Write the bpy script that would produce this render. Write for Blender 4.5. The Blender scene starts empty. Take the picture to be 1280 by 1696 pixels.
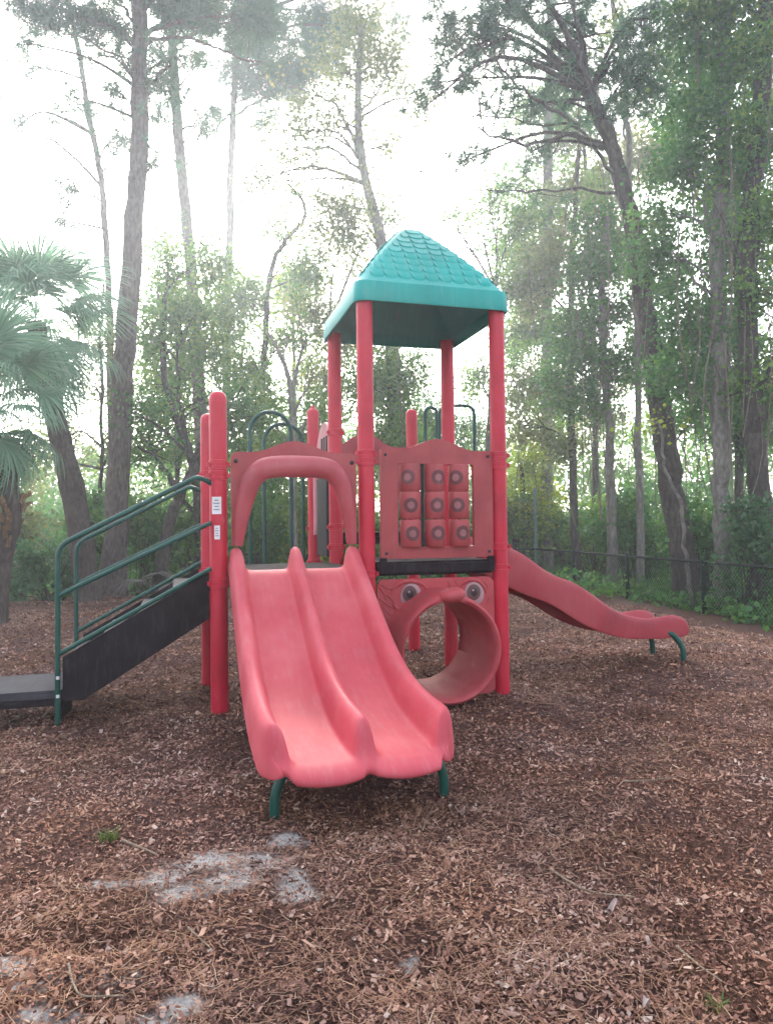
import bpy, math, random
import numpy as np
from mathutils import Vector, Matrix

# ------------------------------------------------------------------ camera, sky, sun, exposure
SC = bpy.context.scene
COL = SC.collection
F, EYE = 1200.0, 1.35                      # focal length in photo pixels, eye height
PITCH, ROLL = math.atan(27 / F), 0.012
fwd = np.array([0, math.cos(PITCH), math.sin(PITCH)])
up0 = np.array([0, -math.sin(PITCH), math.cos(PITCH)])
rt0 = np.array([1.0, 0, 0])
rt = rt0 * math.cos(ROLL) - up0 * math.sin(ROLL)
up = up0 * math.cos(ROLL) + rt0 * math.sin(ROLL)
CAM = np.array([0, 0, EYE])
cd = bpy.data.cameras.new('camera')
cam = bpy.data.objects.new('camera', cd)
COL.objects.link(cam)
cd.sensor_fit = 'VERTICAL'
cd.sensor_height = 36.0
cd.lens = 36.0 * F / 1696.0
cd.clip_start, cd.clip_end = 0.05, 2000
cam.matrix_world = Matrix(((rt[0], up[0], -fwd[0], 0), (rt[1], up[1], -fwd[1], 0), (rt[2], up[2], -fwd[2], EYE), (0, 0, 0, 1)))
SC.camera = cam

SUN_EL, SUN_AZ = math.radians(30), math.radians(-11)      # ahead of the camera, a little left
world = bpy.data.worlds.new('World')
SC.world = world
world.use_nodes = True
wn, wl = world.node_tree.nodes, world.node_tree.links
wn.clear()
sky = wn.new('ShaderNodeTexSky')
sky.sky_type = 'NISHITA'
sky.sun_disc = False
sky.sun_elevation = SUN_EL
sky.sun_rotation = SUN_AZ
sky.air_density, sky.dust_density, sky.ozone_density = 1.0, 4.0, 1.0
hsv = wn.new('ShaderNodeHueSaturation')
hsv.inputs['Saturation'].default_value = 0.45
bg = wn.new('ShaderNodeBackground')
bg.inputs['Strength'].default_value = 0.15
wo = wn.new('ShaderNodeOutputWorld')
wl.new(sky.outputs[0], hsv.inputs['Color'])
wl.new(hsv.outputs[0], bg.inputs['Color'])
wl.new(bg.outputs[0], wo.inputs['Surface'])

sd = bpy.data.lights.new('sun', 'SUN')
sd.energy, sd.angle, sd.color = 1.5, math.radians(12), (1.0, 0.93, 0.82)
sun = bpy.data.objects.new('sun', sd)
COL.objects.link(sun)
sdir = Vector((math.sin(SUN_AZ) * math.cos(SUN_EL), math.cos(SUN_AZ) * math.cos(SUN_EL), math.sin(SUN_EL)))
sun.rotation_euler = sdir.to_track_quat('Z', 'Y').to_euler()

SC.view_settings.view_transform = 'Standard'
SC.view_settings.look = 'None'
SC.view_settings.exposure = 2.1
SC.view_settings.gamma = 1.0
SC.cycles.use_denoising = True
SC.cycles.max_bounces = 8
SC.cycles.volume_bounces = 1
SC.cycles.transparent_max_bounces = 8

rng = np.random.default_rng(7)
random.seed(7)

# ------------------------------------------------------------------ helpers
def P(px, py, y):
    """A point of the place, y metres ahead, seen at photo pixel px, py."""
    d = fwd + rt * (px - 640) / F - up * (py - 848) / F
    return CAM + d * y / d[1]

def on_ground(px, py, z=0.0):
    d = fwd + rt * (px - 640) / F - up * (py - 848) / F
    return CAM + d * (z - EYE) / d[2]

def vnoise(x, y, s, seed=0):
    x = np.asarray(x, float) / s + 100.3; y = np.asarray(y, float) / s + 57.7
    xi, yi = np.floor(x).astype(int), np.floor(y).astype(int)
    xf, yf = x - xi, y - yi
    def h(a, b):
        n = np.sin(a * 127.1 + b * 311.7 + seed * 74.7) * 43758.5453
        return n - np.floor(n)
    sx, sy = xf * xf * (3 - 2 * xf), yf * yf * (3 - 2 * yf)
    return (h(xi, yi) * (1 - sx) + h(xi + 1, yi) * sx) * (1 - sy) + (h(xi, yi + 1) * (1 - sx) + h(xi + 1, yi + 1) * sx) * sy

def sstep(a, b, x):
    t = np.clip((np.asarray(x, float) - a) / (b - a), 0, 1)
    return t * t * (3 - 2 * t)

def fence_x(y): return 4.3 + (21 - y) * 0.136

def ground_z(x, y):
    x, y = np.asarray(x, float), np.asarray(y, float)
    off = np.maximum(sstep(-2.4, -0.6, x - fence_x(y)), sstep(14.6, 17.6, y))
    z = -0.2 * off
    z = z + 0.09 * np.exp(-(((x - 2.7) / 1.1) ** 2 + ((y - 6.9) / 0.9) ** 2))
    z = z + (vnoise(x, y, 1.3, 1) - 0.5) * 0.05 + (vnoise(x, y, 0.45, 2) - 0.5) * 0.045 + (vnoise(x, y, 0.14, 3) - 0.5) * 0.034
    for (px, py, h, s) in MOUNDS:
        c = on_ground(px, py)
        z = z + h * np.exp(-(((x - c[0]) ** 2 + (y - c[1]) ** 2) / s ** 2))
    return z
MOUNDS = [(570, 1335, -.05, .32), (690, 1560, .05, .16), (160, 1560, -.05, .13), (120, 1620, .05, .2), (400, 1530, .03, .3), (700, 1600, -.05, .12)]  # includes a hollow added under the slide exit to deepen its shade

def new_obj(name, mesh, mat=None, parent=None, smooth=False):
    o = bpy.data.objects.new(name, mesh)
    COL.objects.link(o)
    if mat is not None:
        for m in (mat if isinstance(mat, (list, tuple)) else [mat]):
            mesh.materials.append(m)
    if smooth:
        mesh.polygons.foreach_set('use_smooth', np.ones(len(mesh.polygons), bool))
    if parent is not None:
        o.parent = parent
    return o

def mesh_np(name, verts, faces, tone=None):
    """faces: (n,k) array, all faces with the same number of corners."""
    verts = np.asarray(verts, np.float32); faces = np.asarray(faces, np.int32)
    me = bpy.data.meshes.new(name)
    n, k = faces.shape
    me.vertices.add(len(verts)); me.vertices.foreach_set('co', verts.ravel())
    me.loops.add(n * k); me.loops.foreach_set('vertex_index', faces.ravel())
    me.polygons.add(n); me.polygons.foreach_set('loop_start', np.arange(0, n * k, k, dtype=np.int32))
    me.update(calc_edges=True)
    if tone is not None:
        a = me.attributes.new('tone', 'FLOAT', 'POINT')
        a.data.foreach_set('value', np.asarray(tone, np.float32))
    return me

class MB:
    """Collects shapes; build() links them as ONE mesh object."""
    def __init__(self): self.v, self.f, self.m = [], [], []
    def add(self, vs, fs, mat=0):
        o = len(self.v)
        self.v += [tuple(map(float, p)) for p in vs]
        self.f += [tuple(o + i for i in f) for f in fs]
        self.m += [mat] * len(fs)
        return self
    def box(self, c, s, mat=0, rot=None):
        vs = [np.array([x * s[0] / 2, y * s[1] / 2, z * s[2] / 2]) for x in (-1, 1) for y in (-1, 1) for z in (-1, 1)]
        if rot is not None: vs = [rot @ p for p in vs]
        return self.add([p + np.array(c) for p in vs], [(0, 1, 3, 2), (4, 6, 7, 5), (0, 4, 5, 1), (2, 3, 7, 6), (0, 2, 6, 4), (1, 5, 7, 3)], mat)
    def tube(self, path, r, n=10, mat=0, cap=True, wob=0.0):
        path = np.asarray(path, float); k = len(path)
        r = np.full(k, r, float) if np.isscalar(r) else np.asarray(r, float)
        t = np.gradient(path, axis=0); t /= np.linalg.norm(t, axis=1)[:, None] + 1e-9
        ref = np.array([0, 0, 1.0]) if abs(t[0][2]) < 0.9 else np.array([1.0, 0, 0])
        s = np.cross(t[0], ref); s /= np.linalg.norm(s)
        vs = []
        for i in range(k):
            s = s - t[i] * (s @ t[i]); s /= np.linalg.norm(s) + 1e-9
            b = np.cross(t[i], s)
            for j in range(n):
                a = 2 * math.pi * j / n
                rr = r[i] * (1 + (wob * math.sin(3 * a + i * 0.7) + wob * math.sin(5 * a - i * 1.3) if wob else 0))
                vs.append(path[i] + s * rr * math.cos(a) + b * rr * math.sin(a))
        fs = [(i * n + j, i * n + (j + 1) % n, (i + 1) * n + (j + 1) % n, (i + 1) * n + j) for i in range(k - 1) for j in range(n)]
        if cap: fs += [tuple(range(n))[::-1], tuple((k - 1) * n + j for j in range(n))]
        return self.add(vs, fs, mat)
    def lathe(self, prof, c=(0, 0, 0), n=24, mat=0):
        vs = [(c[0] + r * math.cos(2 * math.pi * j / n), c[1] + r * math.sin(2 * math.pi * j / n), c[2] + z) for r, z in prof for j in range(n)]
        k = len(prof)
        fs = [(i * n + j, i * n + (j + 1) % n, (i + 1) * n + (j + 1) % n, (i + 1) * n + j) for i in range(k - 1) for j in range(n)]
        fs += [tuple(range(n))[::-1], tuple((k - 1) * n + j for j in range(n))]
        return self.add(vs, fs, mat)
    def plate(self, poly, b0, b1, mat=0):
        """Polygon in the a,z plane, thick from b0 to b1."""
        n = len(poly)
        vs = [(a, b0, z) for a, z in poly] + [(a, b1, z) for a, z in poly]
        return self.add(vs, [tuple(range(n)), tuple(range(2 * n - 1, n - 1, -1))] + [(i, i + n, (i + 1) % n + n, (i + 1) % n) for i in range(n)], mat)
    def ringplate(self, outer, inner, b0, b1, mat=0):
        n = len(outer)
        vs = [(a, b0, z) for a, z in outer] + [(a, b0, z) for a, z in inner] + [(a, b1, z) for a, z in outer] + [(a, b1, z) for a, z in inner]
        fs = []
        for i in range(n):
            j = (i + 1) % n
            fs += [(i, j, n + j, n + i), (2 * n + i, 3 * n + i, 3 * n + j, 2 * n + j), (i, 2 * n + i, 2 * n + j, j), (n + i, n + j, 3 * n + j, 3 * n + i)]
        return self.add(vs, fs, mat)
    def grid(self, rows, mat=0):
        k, n = len(rows), len(rows[0])
        return self.add([p for r in rows for p in r], [(i * n + j, i * n + j + 1, (i + 1) * n + j + 1, (i + 1) * n + j) for i in range(k - 1) for j in range(n - 1)], mat)
    def build(self, name, mat, parent=None, smooth=True, bevel=0.0, subd=0, solid=0.0, angle=40):
        me = bpy.data.meshes.new(name)
        me.from_pydata(self.v, [], self.f)
        me.polygons.foreach_set('material_index', np.array(self.m, np.int32))
        me.validate(); me.update()
        o = new_obj(name, me, mat, parent, smooth)
        if solid:
            md = o.modifiers.new('solid', 'SOLIDIFY'); md.thickness = solid; md.offset = -1
        if bevel:
            md = o.modifiers.new('bevel', 'BEVEL'); md.width = bevel; md.segments = 2; md.limit_method = 'ANGLE'; md.angle_limit = math.radians(50)
        if subd:
            md = o.modifiers.new('subd', 'SUBSURF'); md.levels = md.render_levels = subd
        elif smooth:
            try: me.set_sharp_from_angle(angle=math.radians(angle))
            except Exception: pass
        return o

def smooth_path(pts, n):
    """Catmull-Rom through pts, n samples."""
    pts = np.asarray(pts, float)
    q = np.vstack([2 * pts[0] - pts[1], pts, 2 * pts[-1] - pts[-2]])
    out = []
    for u in np.linspace(0, len(pts) - 1 - 1e-6, n):
        i = int(u); t = u - i
        p0, p1, p2, p3 = q[i], q[i + 1], q[i + 2], q[i + 3]
        out.append(0.5 * ((2 * p1) + (-p0 + p2) * t + (2 * p0 - 5 * p1 + 4 * p2 - p3) * t * t + (-p0 + 3 * p1 - 3 * p2 + p3) * t ** 3))
    return np.array(out)

def bent(pts, r=0.08, k=6):
    """Polyline with its inner corners rounded."""
    pts = [np.asarray(p, float) for p in pts]
    out = [pts[0]]
    for i in range(1, len(pts) - 1):
        a, b, c = pts[i - 1], pts[i], pts[i + 1]
        d1, d2 = (a - b), (c - b)
        l1, l2 = np.linalg.norm(d1), np.linalg.norm(d2)
        rr = min(r, l1 * .45, l2 * .45)
        p, q = b + d1 / l1 * rr, b + d2 / l2 * rr
        for t in np.linspace(0, 1, k):
            out.append((1 - t) ** 2 * p + 2 * t * (1 - t) * b + t * t * q)
    out.append(pts[-1])
    return np.array(out)

def empty(name, loc, rz=0.0, parent=None):
    o = bpy.data.objects.new(name, None)
    COL.objects.link(o)
    o.location = loc; o.rotation_euler = (0, 0, rz)
    if parent is not None: o.parent = parent
    return o

def tag(o, label=None, cat=None, group=None, kind=None):
    if label: o['label'] = label
    if cat: o['category'] = cat
    if group: o['group'] = group
    if kind: o['kind'] = kind
    return o

# ------------------------------------------------------------------ materials
def mat_new(name):
    m = bpy.data.materials.new(name); m.use_nodes = True
    nt = m.node_tree
    for n in list(nt.nodes): nt.nodes.remove(n)
    out = nt.nodes.new('ShaderNodeOutputMaterial')
    return m, nt.nodes, nt.links, out

def ramp(nodes, stops, interp='LINEAR'):
    r = nodes.new('ShaderNodeValToRGB'); cr = r.color_ramp; cr.interpolation = interp
    while len(cr.elements) > 1: cr.elements.remove(cr.elements[0])
    cr.elements[0].position = stops[0][0]; cr.elements[0].color = (*stops[0][1], 1)
    for p, c in stops[1:]:
        e = cr.elements.new(p); e.color = (*c, 1)
    return r

def plastic(name, c, rough=0.45, fade=None, nscale=6.0, bump=0.04, bscale=220.0, dirt=0.25, spec=0.4, scuff=0.08):
    """Painted or moulded surface: weathered, slightly mottled, fine grain."""
    m, N, L, out = mat_new(name)
    tc = N.new('ShaderNodeTexCoord')
    n1 = N.new('ShaderNodeTexNoise'); n1.inputs['Scale'].default_value = nscale; n1.inputs['Detail'].default_value = 6
    n2 = N.new('ShaderNodeTexNoise'); n2.inputs['Scale'].default_value = bscale; n2.inputs['Detail'].default_value = 2
    L.new(tc.outputs['Object'], n1.inputs['Vector']); L.new(tc.outputs['Object'], n2.inputs['Vector'])
    f = fade or tuple(min(1, x * 1.25 + .01) for x in c)
    r = ramp(N, [(0.25, tuple(x * (1 - dirt) for x in c)), (0.5, c), (0.75, f)])
    L.new(n1.outputs['Fac'], r.inputs[0])
    b = N.new('ShaderNodeBsdfPrincipled')
    mp = N.new('ShaderNodeMapping'); mp.inputs['Scale'].default_value = (26, 5, 5)
    n3 = N.new('ShaderNodeTexNoise'); n3.inputs['Scale'].default_value = 1.0; n3.inputs['Detail'].default_value = 9; n3.inputs['Roughness'].default_value = .7
    L.new(tc.outputs['Object'], mp.inputs['Vector']); L.new(mp.outputs[0], n3.inputs['Vector'])
    sc = ramp(N, [(.50, (0, 0, 0)), (.72, (scuff, scuff, scuff))]); L.new(n3.outputs['Fac'], sc.inputs[0])
    dk = ramp(N, [(.30, (scuff * .8,) * 3), (.44, (0, 0, 0))]); L.new(n3.outputs['Fac'], dk.inputs[0])
    m1 = N.new('ShaderNodeMix'); m1.data_type = 'RGBA'; m1.inputs[7].default_value = (*[min(1, .5 * x + .28) for x in c], 1)
    m2 = N.new('ShaderNodeMix'); m2.data_type = 'RGBA'; m2.inputs[7].default_value = (*[.35 * x + .03 for x in c], 1)
    L.new(sc.outputs[0], m1.inputs[0]); L.new(r.outputs[0], m1.inputs[6])
    L.new(dk.outputs[0], m2.inputs[0]); L.new(m1.outputs[2], m2.inputs[6])
    L.new(m2.outputs[2], b.inputs['Base Color'])
    rr = N.new('ShaderNodeMapRange'); rr.inputs['To Min'].default_value = rough - .08; rr.inputs['To Max'].default_value = rough + .12
    L.new(n1.outputs['Fac'], rr.inputs['Value']); L.new(rr.outputs[0], b.inputs['Roughness'])
    b.inputs['Specular IOR Level'].default_value = spec
    bp = N.new('ShaderNodeBump'); bp.inputs['Strength'].default_value = bump; bp.inputs['Distance'].default_value = 0.002
    L.new(n2.outputs['Fac'], bp.inputs['Height']); L.new(bp.outputs[0], b.inputs['Normal'])
    L.new(b.outputs[0], out.inputs['Surface'])
    return m

M = {}
M['post'] = plastic('post paint', (.58, .016, .045), .36, (.62, .03, .06), 3.0, .02)
M['slide'] = plastic('faded slide plastic', (.60, .09, .115), .58, (.66, .15, .17), 2.2, .05, 160, .18, .2, scuff=.2)
M['rim'] = plastic('faded hood plastic', (.45, .075, .09), .48, (.50, .12, .13), 3, .05, 160)
M['wave'] = plastic('wave slide plastic', (.40, .045, .06), .42, (.46, .08, .09), 2.5, .05, 160)
M['panel'] = plastic('panel plastic', (.40, .062, .066), .5, (.45, .09, .093), 4, .08, 240)
M['spinring'] = plastic('spinner ring', (.15, .045, .05), .55)
M['spindot'] = plastic('spinner dot', (.34, .13, .135), .5)
M['eyewhite'] = plastic('eye white', (.42, .26, .27), .7, spec=.1)
M['crawl'] = plastic('crawl plastic', (.47, .07, .08), .55, (.52, .11, .118), 4, .08, 240, spec=.25)
M['litpanel'] = plastic('lit panel plastic', (.62, .25, .27), .5, (.66, .32, .33), 4)  # side panel red made paler, the light on it put into the colour
M['teal'] = plastic('roof plastic', (.006, .38, .33), .42, (.012, .44, .39), 2.5, .06, 120, .25, scuff=.2)
M['deck'] = plastic('deck coating', (.020, .015, .018), .85, (.03, .024, .027), 8, .2, 300, spec=.12)
M['decktop'] = plastic('step coating', (.055, .052, .06), .8, (.08, .077, .085), 6, .2, 300, spec=.15)
M['green'] = plastic('green rail paint', (.008, .075, .055), .35, (.012, .10, .075), 5)
M['dark'] = plastic('dark rubber and shade', (.02, .018, .02), .6)
M['white'] = plastic('sticker white', (.75, .75, .75), .5)
M['ink'] = plastic('grey print', (.25, .25, .28), .6)
M['eyegrey'] = plastic('eye grey', (.14, .075, .07), .7, spec=.1)
M['pupil'] = plastic('eye pupil', (.03, .02, .025), .35)
M['fence'] = plastic('black vinyl', (.006, .012, .010), .75, spec=.15)
M['palepole'] = plastic('pale green pole', (.10, .17, .14), .5)

def bark(name, c0, c1, scale=1.0):
    m, N, L, out = mat_new(name)
    tc = N.new('ShaderNodeTexCoord'); mp = N.new('ShaderNodeMapping')
    mp.inputs['Scale'].default_value = (11 * scale, 11 * scale, 3.6 * scale)
    L.new(tc.outputs['Object'], mp.inputs['Vector'])
    v = N.new('ShaderNodeTexVoronoi'); v.feature = 'DISTANCE_TO_EDGE'; v.inputs['Scale'].default_value = 1.7; v.inputs['Randomness'].default_value = 1.0
    nz = N.new('ShaderNodeTexNoise'); nz.inputs['Scale'].default_value = 1.6; nz.inputs['Detail'].default_value = 8
    L.new(mp.outputs[0], v.inputs['Vector']); L.new(mp.outputs[0], nz.inputs['Vector'])
    r = ramp(N, [(.3, c0), (.7, c1)]); L.new(nz.outputs['Fac'], r.inputs[0])
    ck = ramp(N, [(.0, (.4, .38, .37)), (.3, (1, 1, 1))]); L.new(v.outputs['Distance'], ck.inputs[0])
    n4 = N.new('ShaderNodeTexNoise'); n4.inputs['Scale'].default_value = 1.3; L.new(tc.outputs['Object'], n4.inputs['Vector'])
    li = ramp(N, [(.4, (.85, .85, .85)), (.62, (1.15, 1.2, 1.12))]); L.new(n4.outputs['Fac'], li.inputs[0])
    mk = N.new('ShaderNodeMix'); mk.data_type = 'RGBA'; mk.blend_type = 'MULTIPLY'; mk.inputs[0].default_value = .4
    ml = N.new('ShaderNodeMix'); ml.data_type = 'RGBA'; ml.blend_type = 'MULTIPLY'; ml.inputs[0].default_value = 1
    L.new(r.outputs[0], mk.inputs[6]); L.new(ck.outputs[0], mk.inputs[7]); L.new(mk.outputs[2], ml.inputs[6]); L.new(li.outputs[0], ml.inputs[7])
    b = N.new('ShaderNodeBsdfPrincipled'); b.inputs['Roughness'].default_value = .9; b.inputs['Specular IOR Level'].default_value = .15
    L.new(ml.outputs[2], b.inputs['Base Color'])
    mx = N.new('ShaderNodeMath'); mx.operation = 'ADD'
    L.new(v.outputs['Distance'], mx.inputs[0]); L.new(nz.outputs['Fac'], mx.inputs[1])
    bp = N.new('ShaderNodeBump'); bp.inputs['Strength'].default_value = .7; bp.inputs['Distance'].default_value = .04
    L.new(mx.outputs[0], bp.inputs['Height']); L.new(bp.outputs[0], b.inputs['Normal'])
    L.new(b.outputs[0], out.inputs['Surface'])
    return m
M['pinebark'] = bark('pine bark', (.09, .065, .058), (.20, .155, .145))
M['darkbark'] = bark('dark bark', (.05, .04, .036), (.12, .095, .085))
M['greybark'] = bark('grey bark', (.16, .14, .125), (.30, .27, .25), .8)
M['palmbark'] = bark('palm bark', (.075, .055, .05), (.15, .115, .105), 1.2)
M['drytwig'] = bark('dry twig', (.30, .21, .15), (.44, .34, .27), 4)
M['vine'] = bark('vine bark', (.16, .13, .10), (.26, .22, .18), 2)

def leafmat(name, c0, c1, c2, transl=.45):
    m, N, L, out = mat_new(name)
    at = N.new('ShaderNodeAttribute'); at.attribute_name = 'tone'
    r = ramp(N, [(0, c0), (.55, c1), (1, c2)]); L.new(at.outputs['Fac'], r.inputs[0])
    d = N.new('ShaderNodeBsdfDiffuse'); t = N.new('ShaderNodeBsdfTranslucent'); g = N.new('ShaderNodeBsdfGlossy')
    g.inputs['Roughness'].default_value = .45; g.inputs['Color'].default_value = (.5, .5, .5, 1)
    L.new(r.outputs[0], d.inputs['Color']); L.new(r.outputs[0], t.inputs['Color'])
    mx = N.new('ShaderNodeMixShader'); mx.inputs[0].default_value = transl
    L.new(d.outputs[0], mx.inputs[1]); L.new(t.outputs[0], mx.inputs[2])
    m2 = N.new('ShaderNodeMixShader'); m2.inputs[0].default_value = .05
    L.new(mx.outputs[0], m2.inputs[1]); L.new(g.outputs[0], m2.inputs[2])
    L.new(m2.outputs[0], out.inputs['Surface'])
    return m
M['leaf'] = leafmat('broad leaf', (0.066, 0.170, 0.031), (0.136, 0.294, 0.051), (0.278, 0.386, 0.042))
M['leafdark'] = leafmat('dark leaf', (0.041, 0.143, 0.035), (0.082, 0.241, 0.050), (0.165, 0.307, 0.048))
M['leafgrey'] = leafmat('grey leaf', (0.144, 0.196, 0.072), (0.228, 0.283, 0.107), (0.354, 0.359, 0.110))
M['leafyellow'] = leafmat('yellow leaf', (0.178, 0.282, 0.016), (0.336, 0.445, 0.027), (0.582, 0.593, 0.048))
M['needle'] = leafmat('pine needle', (0.043, 0.123, 0.067), (0.079, 0.192, 0.102), (0.150, 0.240, 0.105), .35)
M['palm'] = leafmat('palm frond', (0.100, 0.213, 0.125), (0.188, 0.362, 0.225), (0.325, 0.475, 0.312), .45)
M['fern'] = leafmat('fern leaf', (.04, .11, .04), (.07, .17, .06), (.11, .22, .08))
M['deadfrond'] = leafmat('dead frond', (.14, .12, .11), (.24, .21, .19), (.33, .30, .27), .15)
M['grass'] = leafmat('grass blade', (.09, .14, .03), (.15, .21, .05), (.24, .28, .09))

def chipmat(name, stops):
    m, N, L, out = mat_new(name)
    at = N.new('ShaderNodeAttribute'); at.attribute_name = 'tone'
    r = ramp(N, stops); L.new(at.outputs['Fac'], r.inputs[0])
    b = N.new('ShaderNodeBsdfPrincipled'); b.inputs['Roughness'].default_value = .8; b.inputs['Specular IOR Level'].default_value = .2
    tc = N.new('ShaderNodeTexCoord'); n1 = N.new('ShaderNodeTexNoise'); n1.inputs['Scale'].default_value = 1.1; n1.inputs['Detail'].default_value = 5
    L.new(tc.outputs['Object'], n1.inputs['Vector'])
    tint = ramp(N, [(.32, (.98, 1.0, 1.08)), (.5, (1.06, .99, .95)), (.68, (1.14, .97, .80))]); L.new(n1.outputs['Fac'], tint.inputs[0])
    mu = N.new('ShaderNodeMix'); mu.data_type = 'RGBA'; mu.blend_type = 'MULTIPLY'; mu.inputs[0].default_value = 1
    L.new(r.outputs[0], mu.inputs[6]); L.new(tint.outputs[0], mu.inputs[7])
    L.new(mu.outputs[2], b.inputs['Base Color']); L.new(b.outputs[0], out.inputs['Surface'])
    return m
M['chip'] = chipmat('mulch chip', [(0, (.055, .026, .020)), (.28, (.175, .086, .064)), (.58, (.33, .188, .142)), (.8, (.43, .275, .215)), (.95, (.48, .35, .29)), (1, (.52, .42, .36))])
M['straw'] = chipmat('pine straw', [(0, (.14, .066, .042)), (.5, (.26, .145, .09)), (.85, (.38, .255, .17)), (1, (.52, .42, .33))])
M['twig'] = chipmat('twig bark', [(0, (.28, .19, .15)), (1, (.42, .32, .26))])

def ground_mat():
    m, N, L, out = mat_new('mulch ground')
    tc = N.new('ShaderNodeTexCoord')
    n1 = N.new('ShaderNodeTexNoise'); n1.inputs['Scale'].default_value = 1.4; n1.inputs['Detail'].default_value = 6
    n2 = N.new('ShaderNodeTexNoise'); n2.inputs['Scale'].default_value = 34; n2.inputs['Detail'].default_value = 8; n2.inputs['Roughness'].default_value = .75
    vo = N.new('ShaderNodeTexVoronoi'); vo.inputs['Scale'].default_value = 38
    for n in (n1, n2, vo): L.new(tc.outputs['Object'], n.inputs['Vector'])
    r1 = ramp(N, [(.3, (.055, .032, .028)), (.45, (.10, .055, .045)), (.6, (.155, .088, .07)), (.72, (.22, .14, .115))])
    L.new(n2.outputs['Fac'], r1.inputs[0])
    tint = ramp(N, [(.35, (.95, .95, 1.05)), (.65, (1.08, .98, .82))]); L.new(n1.outputs['Fac'], tint.inputs[0])
    mu = N.new('ShaderNodeMix'); mu.data_type = 'RGBA'; mu.blend_type = 'MULTIPLY'; mu.inputs[0].default_value = 1
    L.new(r1.outputs[0], mu.inputs[6]); L.new(tint.outputs[0], mu.inputs[7])
    at = N.new('ShaderNodeAttribute'); at.attribute_name = 'sand'
    ad = N.new('ShaderNodeMath'); ad.operation = 'ADD'
    mm = N.new('ShaderNodeMath'); mm.operation = 'MULTIPLY_ADD'; mm.inputs[1].default_value = 1.3; mm.inputs[2].default_value = -.65
    L.new(n2.outputs['Fac'], mm.inputs[0]); L.new(at.outputs['Fac'], ad.inputs[0]); L.new(mm.outputs[0], ad.inputs[1])
    rs = ramp(N, [(.28, (0, 0, 0)), (.72, (1, 1, 1))]); L.new(ad.outputs[0], rs.inputs[0])
    sandc = ramp(N, [(.3, (.36, .32, .30)), (.7, (.64, .60, .57))]); L.new(n2.outputs['Fac'], sandc.inputs[0])
    ms = N.new('ShaderNodeMix'); ms.data_type = 'RGBA'
    L.new(rs.outputs[0], ms.inputs[0]); L.new(mu.outputs[2], ms.inputs[6]); L.new(sandc.outputs[0], ms.inputs[7])
    b = N.new('ShaderNodeBsdfPrincipled'); b.inputs['Roughness'].default_value = .95; b.inputs['Specular IOR Level'].default_value = .1
    L.new(ms.outputs[2], b.inputs['Base Color'])
    h = N.new('ShaderNodeMath'); h.operation = 'ADD'; L.new(n2.outputs['Fac'], h.inputs[0]); L.new(vo.outputs['Distance'], h.inputs[1])
    bp = N.new('ShaderNodeBump'); bp.inputs['Strength'].default_value = 1.0; bp.inputs['Distance'].default_value = .02
    L.new(h.outputs[0], bp.inputs['Height']); L.new(bp.outputs[0], b.inputs['Normal'])
    L.new(b.outputs[0], out.inputs['Surface'])
    return m
M['ground'] = ground_mat()

# ------------------------------------------------------------------ ground
SAND = [(360, 1455, .42, .20, .5), (120, 1640, .5, .14, .35), (300, 1492, .15, .07), (490, 1488, .09, .09), (385, 1478, .15, .09), (355, 1440, .21, .13), (270, 1462, .12, .10), (430, 1425, .16, .09), (480, 1390, .11, .08), (490, 1462, .07, .09), (445, 1445, .07, .05),
        (195, 1470, .13, .05), (20, 1590, .12, .07), (15, 1640, .06, .04), (300, 1665, .08, .05), (80, 1690, .13, .04), (190, 1575, .03, .02), (40, 990, 1.0, .35), (680, 1590, .03, .03), (250, 1700, .08, .05)]
def sand_at(x, y):
    s = np.zeros(np.shape(x))
    for (px, py, rx, ry, *am) in SAND:
        c = on_ground(px, py)
        s = np.maximum(s, (am[0] if am else 1) * np.exp(-(((x - c[0]) / rx) ** 2 + ((y - c[1]) / ry) ** 2)))
    return s * (0.6 + 0.6 * vnoise(x, y, .07, 9))

def axis(lo, hi, step, far):
    a = list(np.arange(lo, hi, step))
    s, x = step, hi
    while x < far: a.append(x); s *= 1.13; x += s
    s, x = step, lo - step
    while x > -far: a.insert(0, x); s *= 1.13; x -= s
    return np.array(a)
gx, gy = axis(-3.2, 3.2, .032, 90), axis(1.4, 7.0, .032, 90)
X, Y = np.meshgrid(gx, gy)
Z = ground_z(X, Y)
nx, ny = len(gx), len(gy)
idx = np.arange(nx * ny).reshape(ny, nx)
gme = mesh_np('ground', np.stack([X, Y, Z], -1).reshape(-1, 3), np.stack([idx[:-1, :-1], idx[:-1, 1:], idx[1:, 1:], idx[1:, :-1]], -1).reshape(-1, 4))
sa = gme.attributes.new('sand', 'FLOAT', 'POINT'); sa.data.foreach_set('value', sand_at(X, Y).astype(np.float32).ravel())
tag(new_obj('ground', gme, M['ground'], None, True), kind='structure')

# ------------------------------------------------------------------ loose ground cover: chips and straw
def scatter(n, dmin, dmax, power):
    """Points over the clearing in view, thinner with distance."""
    u = rng.random(n)
    k = 2 - power
    d = (dmin ** k + u * (dmax ** k - dmin ** k)) ** (1 / k)
    x = d * rng.uniform(-.65, .65, n)
    wide = rng.random(n) < .28          # the litter goes on beside the camera too
    x[wide] = rng.uniform(-1, 1, int(wide.sum())) * (d[wide] * .65 + 2.2)
    return x, d

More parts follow.
